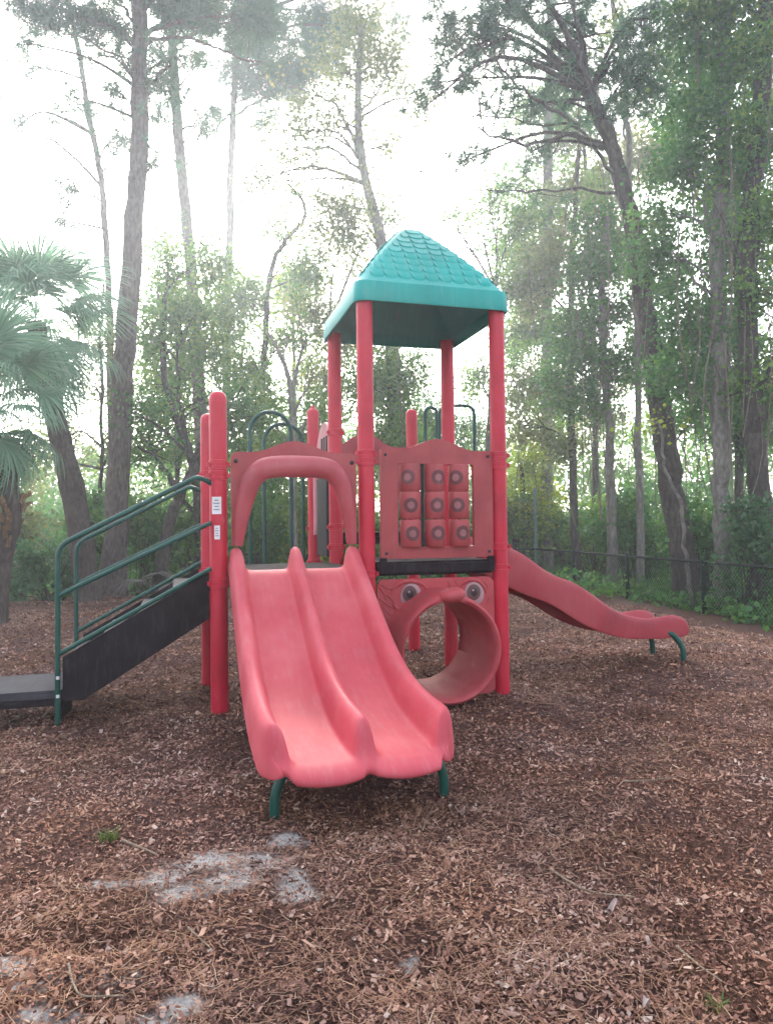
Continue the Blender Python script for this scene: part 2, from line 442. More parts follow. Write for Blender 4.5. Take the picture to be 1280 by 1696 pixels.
def flakes(n, dmin, dmax, power, lmin, lmax, wr, tilt, tone_shift=0.0, curl=.15):
    x, y = scatter(n, dmin, dmax, power)
    s = sand_at(x, y)
    keep = (rng.random(n) > s * .74) & (y < 15.5) & (x < fence_x(y) - .6)
    x, y = x[keep], y[keep]; n = len(x)
    far = 1 + np.clip((y - 3) / 9, 0, 1.2)
    l = rng.uniform(lmin, lmax, n) ** 1.0 * far; w = l * rng.uniform(wr[0], wr[1], n)
    a = rng.uniform(0, 2 * math.pi, n); ti = rng.normal(0, tilt, n); ro = rng.normal(0, tilt * 1.6, n)
    dx = np.stack([np.cos(a) * np.cos(ti), np.sin(a) * np.cos(ti), np.sin(ti)], -1)
    sx = np.stack([-np.sin(a) * np.cos(ro), np.cos(a) * np.cos(ro), np.sin(ro)], -1)
    c = np.stack([x, y, ground_z(x, y) + .004 + rng.random(n) * .014], -1)
    j = lambda: rng.uniform(.6, 1.2, n)[:, None]
    L_, W_ = l[:, None] / 2, w[:, None] / 2
    v = np.stack([c - dx * L_ * j() - sx * W_ * j(), c + dx * L_ * j() - sx * W_ * j(), c + dx * L_ * j() + sx * W_ * j(), c - dx * L_ * j() + sx * W_ * j()], 1)
    v[:, 2, 2] += l * curl * rng.random(n)
    patch = vnoise(x, y, .6, 21) * .5 + vnoise(x, y, .13, 22) * .38 - .42
    tone = np.clip(rng.beta(1.6, 2.2, n) + patch * .7 + tone_shift, 0, 1)
    return v.reshape(-1, 3), np.arange(4 * n).reshape(n, 4), np.repeat(tone, 4)

def merge(parts):
    vs, fs, ts, o = [], [], [], 0
    for v, f, t in parts:
        vs.append(v); fs.append(f + o); ts.append(t); o += len(v)
    return np.concatenate(vs), np.concatenate(fs), np.concatenate(ts)
v_, f_, t_ = merge([flakes(225000, 1.75, 15.5, 1.8, .005, .021, (.25, .7), .42),
                    flakes(14500, 1.75, 15.5, 1.6, .022, .05, (.10, .35), .3),
                    flakes(1800, 1.75, 12, 1.6, .012, .032, (.35, .8), .35, .4)])
tag(new_obj('mulch_chips', mesh_np('mulch_chips', v_, f_, t_), M['chip']), kind='stuff')

def straw(n):
    x, y = scatter(int(n * 2.4), 1.75, 13, 1.7)
    pr = np.clip((vnoise(x, y, .8, 31) - .42) * 3.2, .04, 1)
    k = (rng.random(len(x)) < pr) & (rng.random(len(x)) > sand_at(x, y)) & (x < fence_x(y) - .6)
    x, y = x[k], y[k]; n = len(x)
    l = rng.uniform(.035, .10, n); a = rng.uniform(0, 2 * math.pi, n); w = rng.uniform(.0006, .0013, n) * (1 + np.clip((y - 2.5) / 4, 0, 2))
    dx = np.stack([np.cos(a), np.sin(a), rng.normal(0, .12, n)], -1); sx = np.stack([-np.sin(a), np.cos(a), 0 * a], -1)
    c = np.stack([x, y, ground_z(x, y) + .012 + rng.random(n) * .016], -1)
    bend = sx * (rng.normal(0, .12, n) * l)[:, None]
    p = [c - dx * (l / 2)[:, None], c + bend, c + dx * (l / 2)[:, None]]
    W_ = sx * w[:, None]
    v = np.stack([p[0] - W_, p[1] - W_, p[1] + W_, p[0] + W_, p[1] - W_, p[2] - W_, p[2] + W_, p[1] + W_], 1)
    return v.reshape(-1, 3), np.arange(8 * n).reshape(2 * n, 4), np.repeat(np.clip(rng.beta(2, 2, n), 0, 1), 8)
v_, f_, t_ = straw(16500)
tag(new_obj('pine_straw', mesh_np('pine_straw', v_, f_, t_), M['straw']), kind='stuff')

# ------------------------------------------------------------------ the playset (one bolted structure)
S, T, DZ = 1.115, 1.134, 1.045             # deck width, deck depth, deck height
YAW = math.radians(16)
ua, vb = np.array([math.cos(YAW), math.sin(YAW), 0]), np.array([-math.sin(YAW), math.cos(YAW), 0])
ORG = np.array([-.154, 5.6, 0])
def local(p): d = np.asarray(p) - ORG; return np.array([d @ ua, d @ vb, d[2]])
def PB(px, py, b):
    d = fwd + rt * (px - 640) / F - up * (py - 848) / F
    return local(CAM + d * ((b - (CAM - ORG) @ vb) / (d @ vb)))

play = empty('playground_playset', ORG, YAW)
tag(play, 'red plastic playground playset with teal shingled roof, slides and crawl tunnel standing on brown mulch', 'playset')

R = .0635
def post(a, b, top, kind, collars, stickers=()):
    m = MB()
    if kind == 'dome':
        m.lathe([(R, -.2), (R, top - .08), (R * 1.02, top - .08), (R * .99, top - .05), (R * .86, top - .025), (R * .6, top - .008), (R * .2, top)], (a, b, 0))
    elif kind == 'point':
        m.lathe([(R, -.2), (R, top - .10), (R * 1.06, top - .10), (R * 1.04, top - .075), (R * .8, top - .045), (R * .4, top - .03), (R * .3, top - .005), (R * .1, top)], (a, b, 0))
    else:
        m.lathe([(R, -.2), (R, top)], (a, b, 0))
    o = m.build('post', M['post'], play)
    for z in collars:
        c = MB()
        c.lathe([(R, -.032), (R * 1.1, -.03), (R * 1.1, -.014), (R * 1.035, -.012), (R * 1.035, .012), (R * 1.1, .014), (R * 1.1, .03), (R, .032)], (a, b, z))
        for da in (-1, 1): c.box((a + da * R * 1.15, b - .01, z), (.02, .05, .03))
        c.build('clamp_collar', M['post'], o)
    for (z, h, w, dx) in stickers:
        rows = []
        for zz in (z - h / 2, z + h / 2):
            rows.append([(a + (R + .0015) * math.sin(t), b - (R + .0015) * math.cos(t), zz) for t in np.linspace(dx - w / 2 / R, dx + w / 2 / R, 7)])
        st = MB().grid(rows)
        for k in range(4):
            zz = z + h * (.3 - .18 * k); hw = w * (.32 if k % 2 else .22)
            st.grid([[(a + (R + .003) * math.sin(t), b - (R + .003) * math.cos(t), q) for t in np.linspace(dx - hw / R, dx + hw / R, 5)] for q in (zz - h * .03, zz + h * .03)], 1)
        so = st.build('sticker', [M['white'], M['ink']], o, smooth=False)
    return o
post(-S, 0, 2.37, 'dome', [1.83, 1.75, .965], [(1.53, .125, .07, -.28), (1.335, .10, .04, -.22)])
post(-S - .03, T, 2.38, 'dome', [1.84, 1.0])
post(0, 0, 3.16, 'flat', [1.927, 1.866, 1.0])
post(S, 0, 3.16, 'flat', [1.931, 1.85, 1.19, 1.02])
post(0, T, 3.16, 'flat', [2.24, 1.367, 1.183])
post(S, T, 3.16, 'flat', [1.9, 1.0])
post(0, 2 * T, 2.68, 'point', [1.36, 1.0])
post(S, 2 * T, 2.68, 'dome', [1.36, 1.0])

def deck(a0, a1, b0, b1, z):
    m = MB()
    m.box(((a0 + a1) / 2, (b0 + b1) / 2, z - .02), (a1 - a0, b1 - b0, .04))
    for bb in (b0 + .012, b1 - .012): m.box(((a0 + a1) / 2, bb, z - .075), (a1 - a0, .024, .07))
    for aa in (a0 + .012, a1 - .012): m.box((aa, (b0 + b1) / 2, z - .075), (.024, b1 - b0 - .05, .07))
    m.build('deck', M['deck'], play, smooth=False, bevel=.006)
deck(-S + .07, -.07, .0, T + .0, DZ)
deck(.07, S - .07, .0, T, DZ + .045)
deck(.07, S - .07, T + .05, 2 * T, DZ + .27)
# low cross beam with its end brackets under the spinner panel
m = MB(); m.box((.57, -.02, 1.035), (.88, .03, .075)); m.box((.12, -.03, 1.06), (.05, .05, .12)); m.box((1.02, -.03, 1.06), (.05, .05, .12))
m.build('deck_beam', M['deck'], play, smooth=False, bevel=.004)

def arch_outline(a0, a1, z0, z1, peak, n=28):
    """Rectangle whose top edge swells to a bell-shaped arch."""
    pts = [(a0, z0), (a1, z0), (a1, z1)]
    for t in np.linspace(1, 0, n):
        a = a0 + (a1 - a0) * t
        x = abs(t - .5) / .34
        pts.append((a, z1 + (peak - z1) * (0.5 + 0.5 * math.cos(math.pi * min(1, x)))))
    pts.append((a0, z1))
    out = [pts[0]]
    for q in pts[1:]:
        if abs(q[0] - out[-1][0]) + abs(q[1] - out[-1][1]) > 1e-4: out.append(q)
    return out

# --- slide hood over the double slide
def hood(name, a0, a1, zb, zt, peak, b, mat, flip=1):
    cx = (a0 + a1) / 2; hw = (a1 - a0) / 2
    ol = arch_outline(a0, a1, zb, zt, peak)[2:]
    inner = [(a0 + .075, zb), (a0 + .10, zb + .22), (a0 + .16, zb + .42), (a0 + .21, zb + .485), (a0 + .27, zb + .505), (a1 - .27, zb + .505), (a1 - .21, zb + .485), (a1 - .16, zb + .42), (a1 - .10, zb + .22), (a1 - .075, zb)]
    top = ol                                  # runs a1 -> a0 along the top
    n = 40
    def resample(pl, k):
        pl = np.array(pl, float); d = np.r_[0, np.cumsum(np.linalg.norm(np.diff(pl, axis=0), axis=1))]
        return [(np.interp(s, d, pl[:, 0]), np.interp(s, d, pl[:, 1])) for s in np.linspace(0, d[-1], k)]
    outer = resample([(a0, zb), (a0, zt)] + top[::-1] + [(a1, zt), (a1, zb)], n)
    inn = resample(inner, n)
    m = MB()
    rows = [[(a, b, z) for a, z in outer], [(a, b, z) for a, z in inn]]
    m.grid(rows); m.grid([[(p[0], b + .03 * flip, p[2]) for p in r] for r in rows][::-1])
    m.grid([rows[0], [(p[0], b + .03 * flip, p[2]) for p in rows[0]]]); m.grid([rows[1], [(p[0], b + .03 * flip, p[2]) for p in rows[1]]])
    plate = m.build(name, mat, play, smooth=False)
    path = smooth_path([(a0 + .045, b - .03 * flip, zb + .0), (a0 + .07, b - .045 * flip, zb + .2), (a0 + .115, b - .06 * flip, zb + .4), (a0 + .16, b - .07 * flip, zb + .5), (a0 + .25, b - .08 * flip, zb + .565),
                        (cx, b - .085 * flip, zb + .58), (a1 - .25, b - .08 * flip, zb + .565), (a1 - .16, b - .07 * flip, zb + .5), (a1 - .115, b - .06 * flip, zb + .4), (a1 - .07, b - .045 * flip, zb + .2), (a1 - .045, b - .03 * flip, zb + .0)], 60)
    s = np.linspace(-1, 1, 60)
    rad = .03 + .05 * (1 - np.abs(s) ** 2.5)
    MB().tube(path, rad, 16).build('hood_rim', M['rim'], plate)
    for aa in (a0 + .035, a1 - .035):
        bolt = MB().lathe([(.016, 0), (.016, .006), (.008, .012)], (0, 0, 0), 10)
        bolt.v = [(aa + p[0], b - p[2] * flip - .001, zt - .07 + p[1]) for p in bolt.v]
        bolt.build('bolt', M['dark'], plate)
    return plate
hood('slide_hood', -1.025, -.086, 1.235, 1.925, 2.012, -.03, M['panel'])
hood('slide_hood', .07, S - .05, 1.56, 2.245, 2.40, 2 * T, M['wave'], -1)

# --- double slide
CS = [(-1.035, -.30), (-1.033, .1), (-1.028, .6), (-1.018, .92), (-.995, 1.0), (-.97, .93), (-.955, .6), (-.945, .2), (-.925, .04), (-.89, 0), (-.75, 0), (-.65, 0), (-.615, .04), (-.600, .2), (-.591, .6), (-.58, .93), (-.56, 1.0), (-.54, .93), (-.529, .6), (-.52, .2), (-.505, .04), (-.47, 0), (-.37, 0), (-.23, 0), (-.195, .04), (-.175, .2), (-.165, .6), (-.15, .93), (-.125, 1.0), (-.102, .92), (-.092, .6), (-.087, .1), (-.085, -.30)]
ST = [(-.0, 1.04, 1.21), (-.05, 1.038, 1.215), (-.12, 1.015, 1.185), (-.32, .885, 1.06), (-.62, .70, .875), (-.95, .50, .68), (-1.15, .405, .585), (-1.35, .33, .515), (-1.6, .28, .465), (-1.85, .262, .452), (-2.0, .262, .45), (-2.055, .262, .445), (-2.085, .262, .38), (-2.11, .26, .285), (-2.172, .236, .245), (-2.172, .22, .222), (-2.15, .208, .208)]
rows = []
for i, (b, bed, wt) in enumerate(ST):
    row = []
    for (a, h) in CS:
        hh = h if h > 0 else h
        z = bed + (wt - bed) * hh if h >= 0 else (bed - .06 * min(1, (i + 2) / 6) if i < 9 else .206)
        e = max(0, (i - 8) / (len(ST) - 9))
        c1 = math.cos(math.pi * min(1, abs(a + .76) / .26) / 2); c2 = math.cos(math.pi * min(1, abs(a + .36) / .26) / 2)
        mc = max(max(c1, 0), max(c2, 0)); z += .035 * max(0, (i - 9) / 7) * (1 - mc) * (1 if abs(h) < .3 or i > 13 else 0)
        db = -.085 * e * mc + (.02 * e if h > .5 else 0)
        da = (.045 if a > -.2 else .03) * e * (1 if a < -.9 else (-1 if a > -.2 else 0)) if i >= 11 else 0
        if i >= 11:
            edge = max(0, abs(a + .56) - .36) / .11
            da += (.012 * (i - 10)) * min(1, edge) * (1 if a < -.56 else -1)
            db += .045 * min(1, edge) * (i - 10) / 6
            pass
        row.append((a + da, b + db, z))
    rows.append(row)
slide = MB().grid(rows).build('double_slide', M['slide'], play, subd=2, solid=.016)
for s, px, py in ((-1, 455, 1350), (1, 735, 1312)):
    g = local(on_ground(px, py))
    a_in = g[0] + (.05 if s < 0 else -.05)
    MB().tube(bent([(a_in + (.12 if s < 0 else -.12), g[1] + .05, .215), (a_in, g[1] + .01, .205), (g[0], g[1], .10), (g[0], g[1], -.1)], .07), .024, 12).build('support_leg', M['green'], slide)

# --- spinner panel
out_ = arch_outline(.107, 1.045, 1.112, 1.963, 2.052, 27)
def box_hit(a, z, a0, a1, z0, z1):
    ca, cz = (a0 + a1) / 2, (z0 + z1) / 2
    da, dz = a - ca, z - cz
    k = min(((a1 - a0) / 2) / max(abs(da), 1e-6), ((z1 - z0) / 2) / max(abs(dz), 1e-6))
    return (ca + da * k, cz + dz * k)
def dense(pl, step=.035):
    res = []
    for i in range(len(pl)):
        p, q = np.array(pl[i]), np.array(pl[(i + 1) % len(pl)])
        k = max(1, int(np.linalg.norm(q - p) / step))
        res += [tuple(p + (q - p) * t / k) for t in range(k)]
    return res
out_ = dense(out_)
inn_ = [box_hit(a, z, .245, .88, 1.20, 1.855) for a, z in out_]
sp = MB().ringplate(out_, inn_, -.035, .01)
for aa, zz in ((.145, 1.92), (1.005, 1.92), (.145, 1.155), (1.005, 1.155)):
    sp.box((aa, -.039, zz), (.02, .012, .02), 1)
spin = sp.build('spinner_panel', [M['panel'], M['dark']], play, smooth=False)
for i, aa in enumerate((.352, .556, .760)):
    if i < 3:
        MB().tube([(aa, -.012, 1.19), (aa, -.012, 1.86)], .012, 8).build('spinner_rod', M['dark'], spin)
    for j, zz in enumerate((1.307, 1.527, 1.745)):
        rot = [[-.1, -.25, -.55], [-.05, -.1, .05], [.0, -.5, -.65]][i][j]
        r0, hh = .083, .1075
        m = MB().lathe([(r0 * .9, -hh), (r0, -hh + .012), (r0, hh - .012), (r0 * .9, hh)], (aa, -.012, zz), 28)
        def onc(rad, th, dr):
            x, z = rad * math.cos(th), rad * math.sin(th)
            t = rot + x / r0
            return (aa + (r0 + dr) * math.sin(t), -.012 - (r0 + dr) * math.cos(t), zz + z)
        for (ra, rb, dr, mt) in ((.028, .058, .0025, 1), (0.001, .028, .0015, 2)):
            m.grid([[onc(rad, th, dr) for th in np.linspace(0, 2 * math.pi, 29)] for rad in (ra, rb)], mt)
        m.build('spinner', [M['panel'], M['spinring'], M['spindot']], spin)
# black upright bars between the columns
MB().box((.455, .0, 1.53), (.022, .02, .66)).build('upright_bar', M['dark'], spin, smooth=False)

# --- crawl tunnel with a face
RC, RZ = .547, .435
def superell(n, a0, a1, z0, z1):
    return [box_hit(RC + math.cos(t), (z0 + z1) / 2 + math.sin(t) * .9, a0, a1, z0, z1) for t in np.linspace(0, 2 * math.pi, n, endpoint=False)]
n = 72
th = np.linspace(0, 2 * math.pi, n, endpoint=False)
def nose(t):   # swell of the snout along the top of the ring
    return math.exp(-((((t - math.pi / 2 - .02 + math.pi) % (2 * math.pi)) - math.pi) / .3) ** 2)
def circ(r, b, dn=0.0, dz=0.0):
    return [(RC + (r + dn * nose(t)) * math.cos(t), b, RZ + (r + dn * nose(t)) * math.sin(t) + dz * nose(t)) for t in th]
sq = [(a, -.03, z) for a, z in [box_hit(RC + math.cos(t), .48 + math.sin(t) * .87, .07, 1.045, .02, .953) for t in th]]
sqb = [(p[0], .0, p[2]) for p in sq]
def ell(k, b):      # blend from the panel towards the tunnel
    c = circ(.455, b, .03)
    return c
loops = [sqb, sq, circ(.435, -.034, .01), circ(.42, -.06, .025), circ(.414, -.12, .04), circ(.412, -.20, .045), circ(.41, -.28, .04), circ(.407, -.335, .03), circ(.40, -.362, .022), circ(.385, -.372, .008), circ(.366, -.362, 0), circ(.358, -.33, 0), circ(.352, -.1), circ(.350, .12), circ(.350, .36), circ(.362, .375), circ(.375, .36), circ(.38, .1), circ(.385, .0)]
m = MB()
allv = [p for lp in loops for p in lp]
fs = []
for i in range(len(loops) - 1):
    for j in range(n):
        # two openings in the tunnel's side walls, behind the face
        if i in (13, 17) and (abs(th[j] - .05) < .38 or abs(th[j] - 2 * math.pi + .05) < .3): continue
        fs.append((i * n + j, i * n + (j + 1) % n, (i + 1) * n + (j + 1) % n, (i + 1) * n + j))
m.add(allv, fs)
crawl = m.build('crawl_tunnel', M['crawl'], play, angle=50)
# nose lump on the rim
nm = MB(); rows = []
nc = PB(748, 986, -.345)
for p in np.linspace(-math.pi / 2, math.pi / 2, 13):
    rows.append([(nc[0] + (.105 * math.cos(p) * math.cos(t)), nc[1] + .085 * math.cos(p) * math.sin(t), nc[2] + .058 * math.sin(p) + .012 * math.cos(t) * math.cos(p)) for t in np.linspace(0, 2 * math.pi, 25)])
nm.grid(rows).build('nose', M['crawl'], crawl)
for (px, py, tl) in ((680, 986, .35), (785, 983, -.35)):
    c = PB(px, py, -.034); e = MB()
    def disc(cx, cz, rx, rz, b, mt, til=0.0, bulge=.012):
        rr = []
        for k in (1.0, .8, .5, .02):
            rr.append([(cx + rx * k * math.cos(t) * math.cos(til) - rz * k * math.sin(t) * math.sin(til), b - bulge * (1 - k * k), cz + rx * k * math.cos(t) * math.sin(til) + rz * k * math.sin(t) * math.cos(til)) for t in np.linspace(0, 2 * math.pi, 29)])
        e.grid(rr, mt)
    disc(c[0], c[2], .092, .105, c[1] + .003, 3, -tl, .008)
    disc(c[0], c[2], .082, .094, c[1] - .004, 0, -tl)
    sx = -.012 if px < 700 else -.01
    disc(c[0] + sx, c[2] + .012, .058, .064, c[1] - .018, 1, 0, .006)
    disc(c[0] + sx, c[2] + .014, .030, .034, c[1] - .026, 2, 0, .004)
    disc(c[0] + sx - .012, c[2] + .03, .009, .009, c[1] - .032, 0, 0, .002)
    e.build('eye', [M['eyewhite'], M['eyegrey'], M['pupil'], M['panel']], crawl)
for arc in ([(648, 985), (656, 970), (676, 962), (698, 967), (708, 978)], [(760, 974), (768, 964), (784, 960), (798, 967), (806, 982)], [(650, 1000), (660, 1010), (676, 1014)]):
    MB().tube(smooth_path([PB(x, y, -.036) for x, y in arc], 14), np.sin(np.linspace(.25, 2.9, 14)) * .017, 8).build('brow_ridge', M['crawl'], crawl)
# moulded fur lines on the cheek and brow
for (pts) in ([(632, 968), (642, 975), (655, 972), (668, 962)], [(628, 990), (640, 1000), (652, 1008), (672, 1015)], [(634, 1005), (646, 1018), (660, 1022), (676, 1018)], [(640, 985), (648, 992), (656, 1003), (668, 1008)], [(636, 1020), (648, 1032), (664, 1034)], [(628, 972), (636, 984), (640, 994)],
            [(742, 962), (744, 968), (746, 972)], [(752, 960), (756, 966), (760, 970)], [(772, 963), (778, 960), (784, 961)], [(800, 962), (806, 968), (808, 976)], [(798, 1008), (806, 1000), (810, 990)], [(790, 962), (794, 966), (797, 969)]):
    pp = [PB(x, y, -.033) for x, y in pts]
    MB().tube(smooth_path(pp, 10), .0055, 6).build('fur_groove', M['panel'], crawl)

# --- roof
ra0, ra1, rb0, rb1 = -.095, S + .09, -.10, T + .10
ca, cb = (ra0 + ra1) / 2, (rb0 + rb1) / 2
def rrect(sa_, sb_, rad, z, k=6):
    ps = []
    for qx, qy, s0 in ((1, 1, 0), (-1, 1, .5), (-1, -1, 1), (1, -1, 1.5)):
        for t in np.linspace(0, .5, k):
            an = (s0 + t) * math.pi
            ps.append((ca + qx * (sa_ - rad) + rad * math.cos(an), cb + qy * (sb_ - rad) + rad * math.sin(an), z))
    return ps
ha, hb = (ra1 - ra0) / 2, (rb1 - rb0) / 2
ZE, ZA = 3.265, 3.955
lv = [rrect(ha - .03, hb - .03, .07, 3.105), rrect(ha - .004, hb - .004, .09, 3.10), rrect(ha, hb, .09, 3.115), rrect(ha - .008, hb - .008, .09, ZE - .02), rrect(ha - .014, hb - .014, .09, ZE - .004), rrect(ha - .03, hb - .03, .085, ZE + .006)]
for t in np.linspace(.1, .93, 8):
    lv.append(rrect((ha - .03) * (1 - t) + .07 * t, (hb - .03) * (1 - t) + .06 * t, .085 * (1 - t) + .05 * t, ZE + .006 + (ZA - ZE) * (t + .04 * math.sin(math.pi * t))))
lv += [rrect(.085, .075, .05, ZA - .018), rrect(.06, .05, .045, ZA - .004), rrect(.03, .025, .02, ZA)]
m = MB(); k = len(lv[0])
m.add([p for l in lv for p in l], [(i * k + j, i * k + (j + 1) % k, (i + 1) * k + (j + 1) % k, (i + 1) * k + j) for i in range(len(lv) - 1) for j in range(k)] + [tuple((len(lv) - 1) * k + j for j in range(k))])
# inner shell seen from below
inn = [rrect(ha - .03, hb - .03, .07, 3.105), rrect(ha - .04, hb - .04, .07, 3.20), rrect(.3, .3, .05, 3.55), rrect(.03, .03, .02, 3.75)]
o0 = len(m.v)
m.add([p for l in inn for p in l], [(i * k + (j + 1) % k, i * k + j, (i + 1) * k + j, (i + 1) * k + (j + 1) % k) for i in range(len(inn) - 1) for j in range(k)])
# fish-scale shingles on the four faces
rise = ZA - ZE
for (dx, dy, hw, hd) in ((0, -1, ha, hb), (0, 1, ha, hb), (-1, 0, hb, ha), (1, 0, hb, ha)):
    NR = 9
    for r in range(NR):
        t0 = .045 + r * .098
        if t0 > .9: continue
        half = (hw - .03) * (1 - t0) + .065 * t0 - .085
        cnt = max(1, int(round(2 * half / .112)))
        wd = 2 * half / cnt if cnt else 0
        offs = 0 if r % 2 == 0 else .5
        for q in range(cnt + (1 if offs else 0)):
            x = -half + (q + .5 - offs) * wd
            x0, x1 = max(x - wd / 2, -half), min(x + wd / 2, half)
            if x1 - x0 < .025: continue
            def sur(xx, t, lift):
                dist = (hd - .03) * (1 - t) + (.06 if dx == 0 else .07) * t
                z = ZE + .006 + rise * (t + .04 * math.sin(math.pi * t)) + lift
                px_, py_ = (xx, dy * dist) if dx == 0 else (dx * dist, xx)
                return (ca + px_, cb + py_, z)
            prof = [(-1, .75), (-.97, .45), (-.8, .18), (-.5, .04), (0, 0), (.5, .04), (.8, .18), (.97, .45), (1, .75)]
            mx_, hx = (x0 + x1) / 2, (x1 - x0) / 2 * .94
            low = [sur(mx_ + u_ * hx, t0 + .098 * w_ * .8, .015) for u_, w_ in prof]
            skt = [sur(mx_ + u_ * hx * 1.03, t0 + .098 * w_ * .8 - .006, -.002) for u_, w_ in prof]
            top = [sur(mx_ + u_ * hx, t0 + .118, .003) for u_, w_ in prof]
            if dx == 0 and dy > 0 or dx < 0: low, skt, top = low[::-1], skt[::-1], top[::-1]
            m.grid([skt, low, top])
m.build('roof', M['teal'], play, angle=35)

# --- wave slide on the right
TOP = [(841, 902), (874, 920), (903, 943), (924, 955), (942, 959), (964, 970), (989, 988), (1010, 1005), (1036, 1018), (1071, 1025), (1093, 1022), (1115, 1017), (1131, 1020), (1139, 1027)]
BOT = [(841, 974), (874, 988), (910, 1000), (931, 1013), (964, 1035), (1000, 1050), (1036, 1059), (1093, 1059), (1131, 1056), (1140, 1052)]
tp, bt = np.array([PB(x, y, .3) for x, y in TOP]), np.array([PB(x, y, .3) for x, y in BOT])
sa_ = np.concatenate([[1.08, 1.2], np.linspace(tp[0][0], tp[-1][0] - .02, 22)])
WP = [(a, float(np.interp(a, tp[:, 0], tp[:, 2])) + max(0, tp[0][0] - a) * .55, float(np.interp(a, bt[:, 0], bt[:, 2])) + max(0, tp[0][0] - a) * .5) for a in sa_]
WP += [(WP[-1][0] + .022, WP[-1][1] - .05, WP[-1][2] + .015), (WP[-1][0] + .03, WP[-1][1] - .12, WP[-1][2] + .04)]
C2 = [(.30, .0), (.297, .3), (.297, .7), (.303, .93), (.325, 1.0), (.348, .93), (.36, .7), (.375, .48), (.41, .38), (.47, .35), (.565, .34), (.66, .35), (.72, .38), (.755, .48), (.77, .7), (.782, .93), (.805, 1.0), (.827, .93), (.833, .7), (.833, .3), (.83, .0)]
rows = [[(a, b, zb + (zt - zb) * h) for b, h in C2] for a, zt, zb in WP]
wave = MB().grid(rows).build('wave_slide', M['wave'], play, subd=2, solid=-.012)
for px, py, tx in ((1131, 1093, -.10), (1080, 1081, -.06)):
    g = local(on_ground(px, py, .10))
    MB().tube(bent([(g[0] + tx - .05, g[1] + .03, .36), (g[0] + tx, g[1], .335), (g[0], g[1], .22), (g[0] + .005, g[1], -.05)], .08), .026, 12).build('support_leg', M['green'], wave)

# --- entry stairs on the left: stringers, treads, landing, handrails
stairs = MB().plate([(-1.185, 1.05), (-2.165, .492), (-2.165, .19), (-2.03, .19), (-1.185, .712)], -.012, .018).build('stair_stringer', M['deck'], play, smooth=False, bevel=.004)
MB().plate([(-1.185, 1.05), (-2.165, .492), (-2.165, .19), (-2.03, .19), (-1.185, .712)], T - .018, T + .012).build('stair_stringer', M['deck'], play, smooth=False, bevel=.004)
for k in range(4):
    f = (k + .5) / 4
    MB().box((-2.06 + .98 * k / 4 + .02, T / 2, .43 + .165 * k), (.27, T - .05, .03)).build('stair_tread', M['decktop'], play, smooth=False, bevel=.006)
m = MB()
land = [(-2.17, .0), (-3.15, -.02), (-3.15, .62), (-2.17, .66)]
m.add([(a, b, .27) for a, b in land] + [(a, b, .23) for a, b in land], [(3, 2, 1, 0), (4, 5, 6, 7), (0, 1, 5, 4), (1, 2, 6, 5), (2, 3, 7, 6), (3, 0, 4, 7)])
m.box((-2.66, .005, .215), (.97, .02, .06)); m.box((-2.66, .62, .215), (.97, .02, .06))
lo = m.build('landing', [M['decktop']], play, smooth=False, bevel=.005)
MB().box((-2.66, .0, .19), (.96, .034, .05)).box((-2.20, .3, .12), (.04, .5, .2)).build('landing_skirt', M['deck'], lo, smooth=False)
for (aa, bb) in ((-2.25, .58), (-3.1, .04), (-3.1, .56)):
    MB().tube([(aa, bb, -.1), (aa, bb, .23)], .022, 10).build('landing_leg', M['dark'], lo)
for b, ext in ((-.03, 0), (T + .01, -.03)):
    m = MB()
    m.tube(bent([(-2.195 + ext, b, -.12), (-2.19 + ext, b, 1.255), (-1.27 + ext, b, 1.735), (-1.215 + ext, b, 1.72), (-1.15 + ext, b + .01, 1.68)], .085), .0185, 10)
    m.tube([(-2.19 + ext, b, .915), (-1.17 + ext, b, 1.405)], .0165, 10)
    m.tube([(-2.19 + ext, b, .515), (-1.17 + ext, b, 1.075)], .0165, 10)
    for zz in (.36, .235): m.box((-2.19 + ext, b - .02, zz), (.02, .014, .02), 1)
    m.build('handrail', [M['green'], M['white']], play)

# --- loop climbers at the back
def hoop(pts, r=.019): return np.array(pts), r
def arch_path(a0, a1, b, peak, z0=-.1):
    rad = (a1 - a0) / 2; c = (a0 + a1) / 2
    top = [(c - rad * math.cos(t), b, peak - rad + rad * math.sin(t)) for t in np.linspace(0, math.pi, 17)]
    return [(a0, b, z0)] + top + [(a1, b, z0)]
m = MB(); m.tube(arch_path(-.776, -.408, T + .02, 2.416), .019, 10); m.tube(arch_path(-.585, -.20, T + .62, 2.40), .019, 10)
for zz in (.35, .7):
    m.tube([(-.776, T + .02, zz), (-.585, T + .62, zz + .1)], .015, 8); m.tube([(-.408, T + .02, zz), (-.20, T + .62, zz + .1)], .015, 8)
m.build('loop_climber', M['green'], play)
m = MB()
q = [local((x, y, z)) for x, y, z in ((.565, 7.6, 1.3), (.565, 7.6, 2.632), (.935, 7.6, 2.632), (.935, 7.6, 1.3))]
m.tube(bent(q, .11), .019, 10)
q0, q1 = local((.43, 7.82, 0)), local((.575, 7.82, 0))
m.tube(arch_path(q0[0], q1[0], q0[1], 2.655, 1.3), .019, 10)
m.build('loop_climber', M['green'], play)

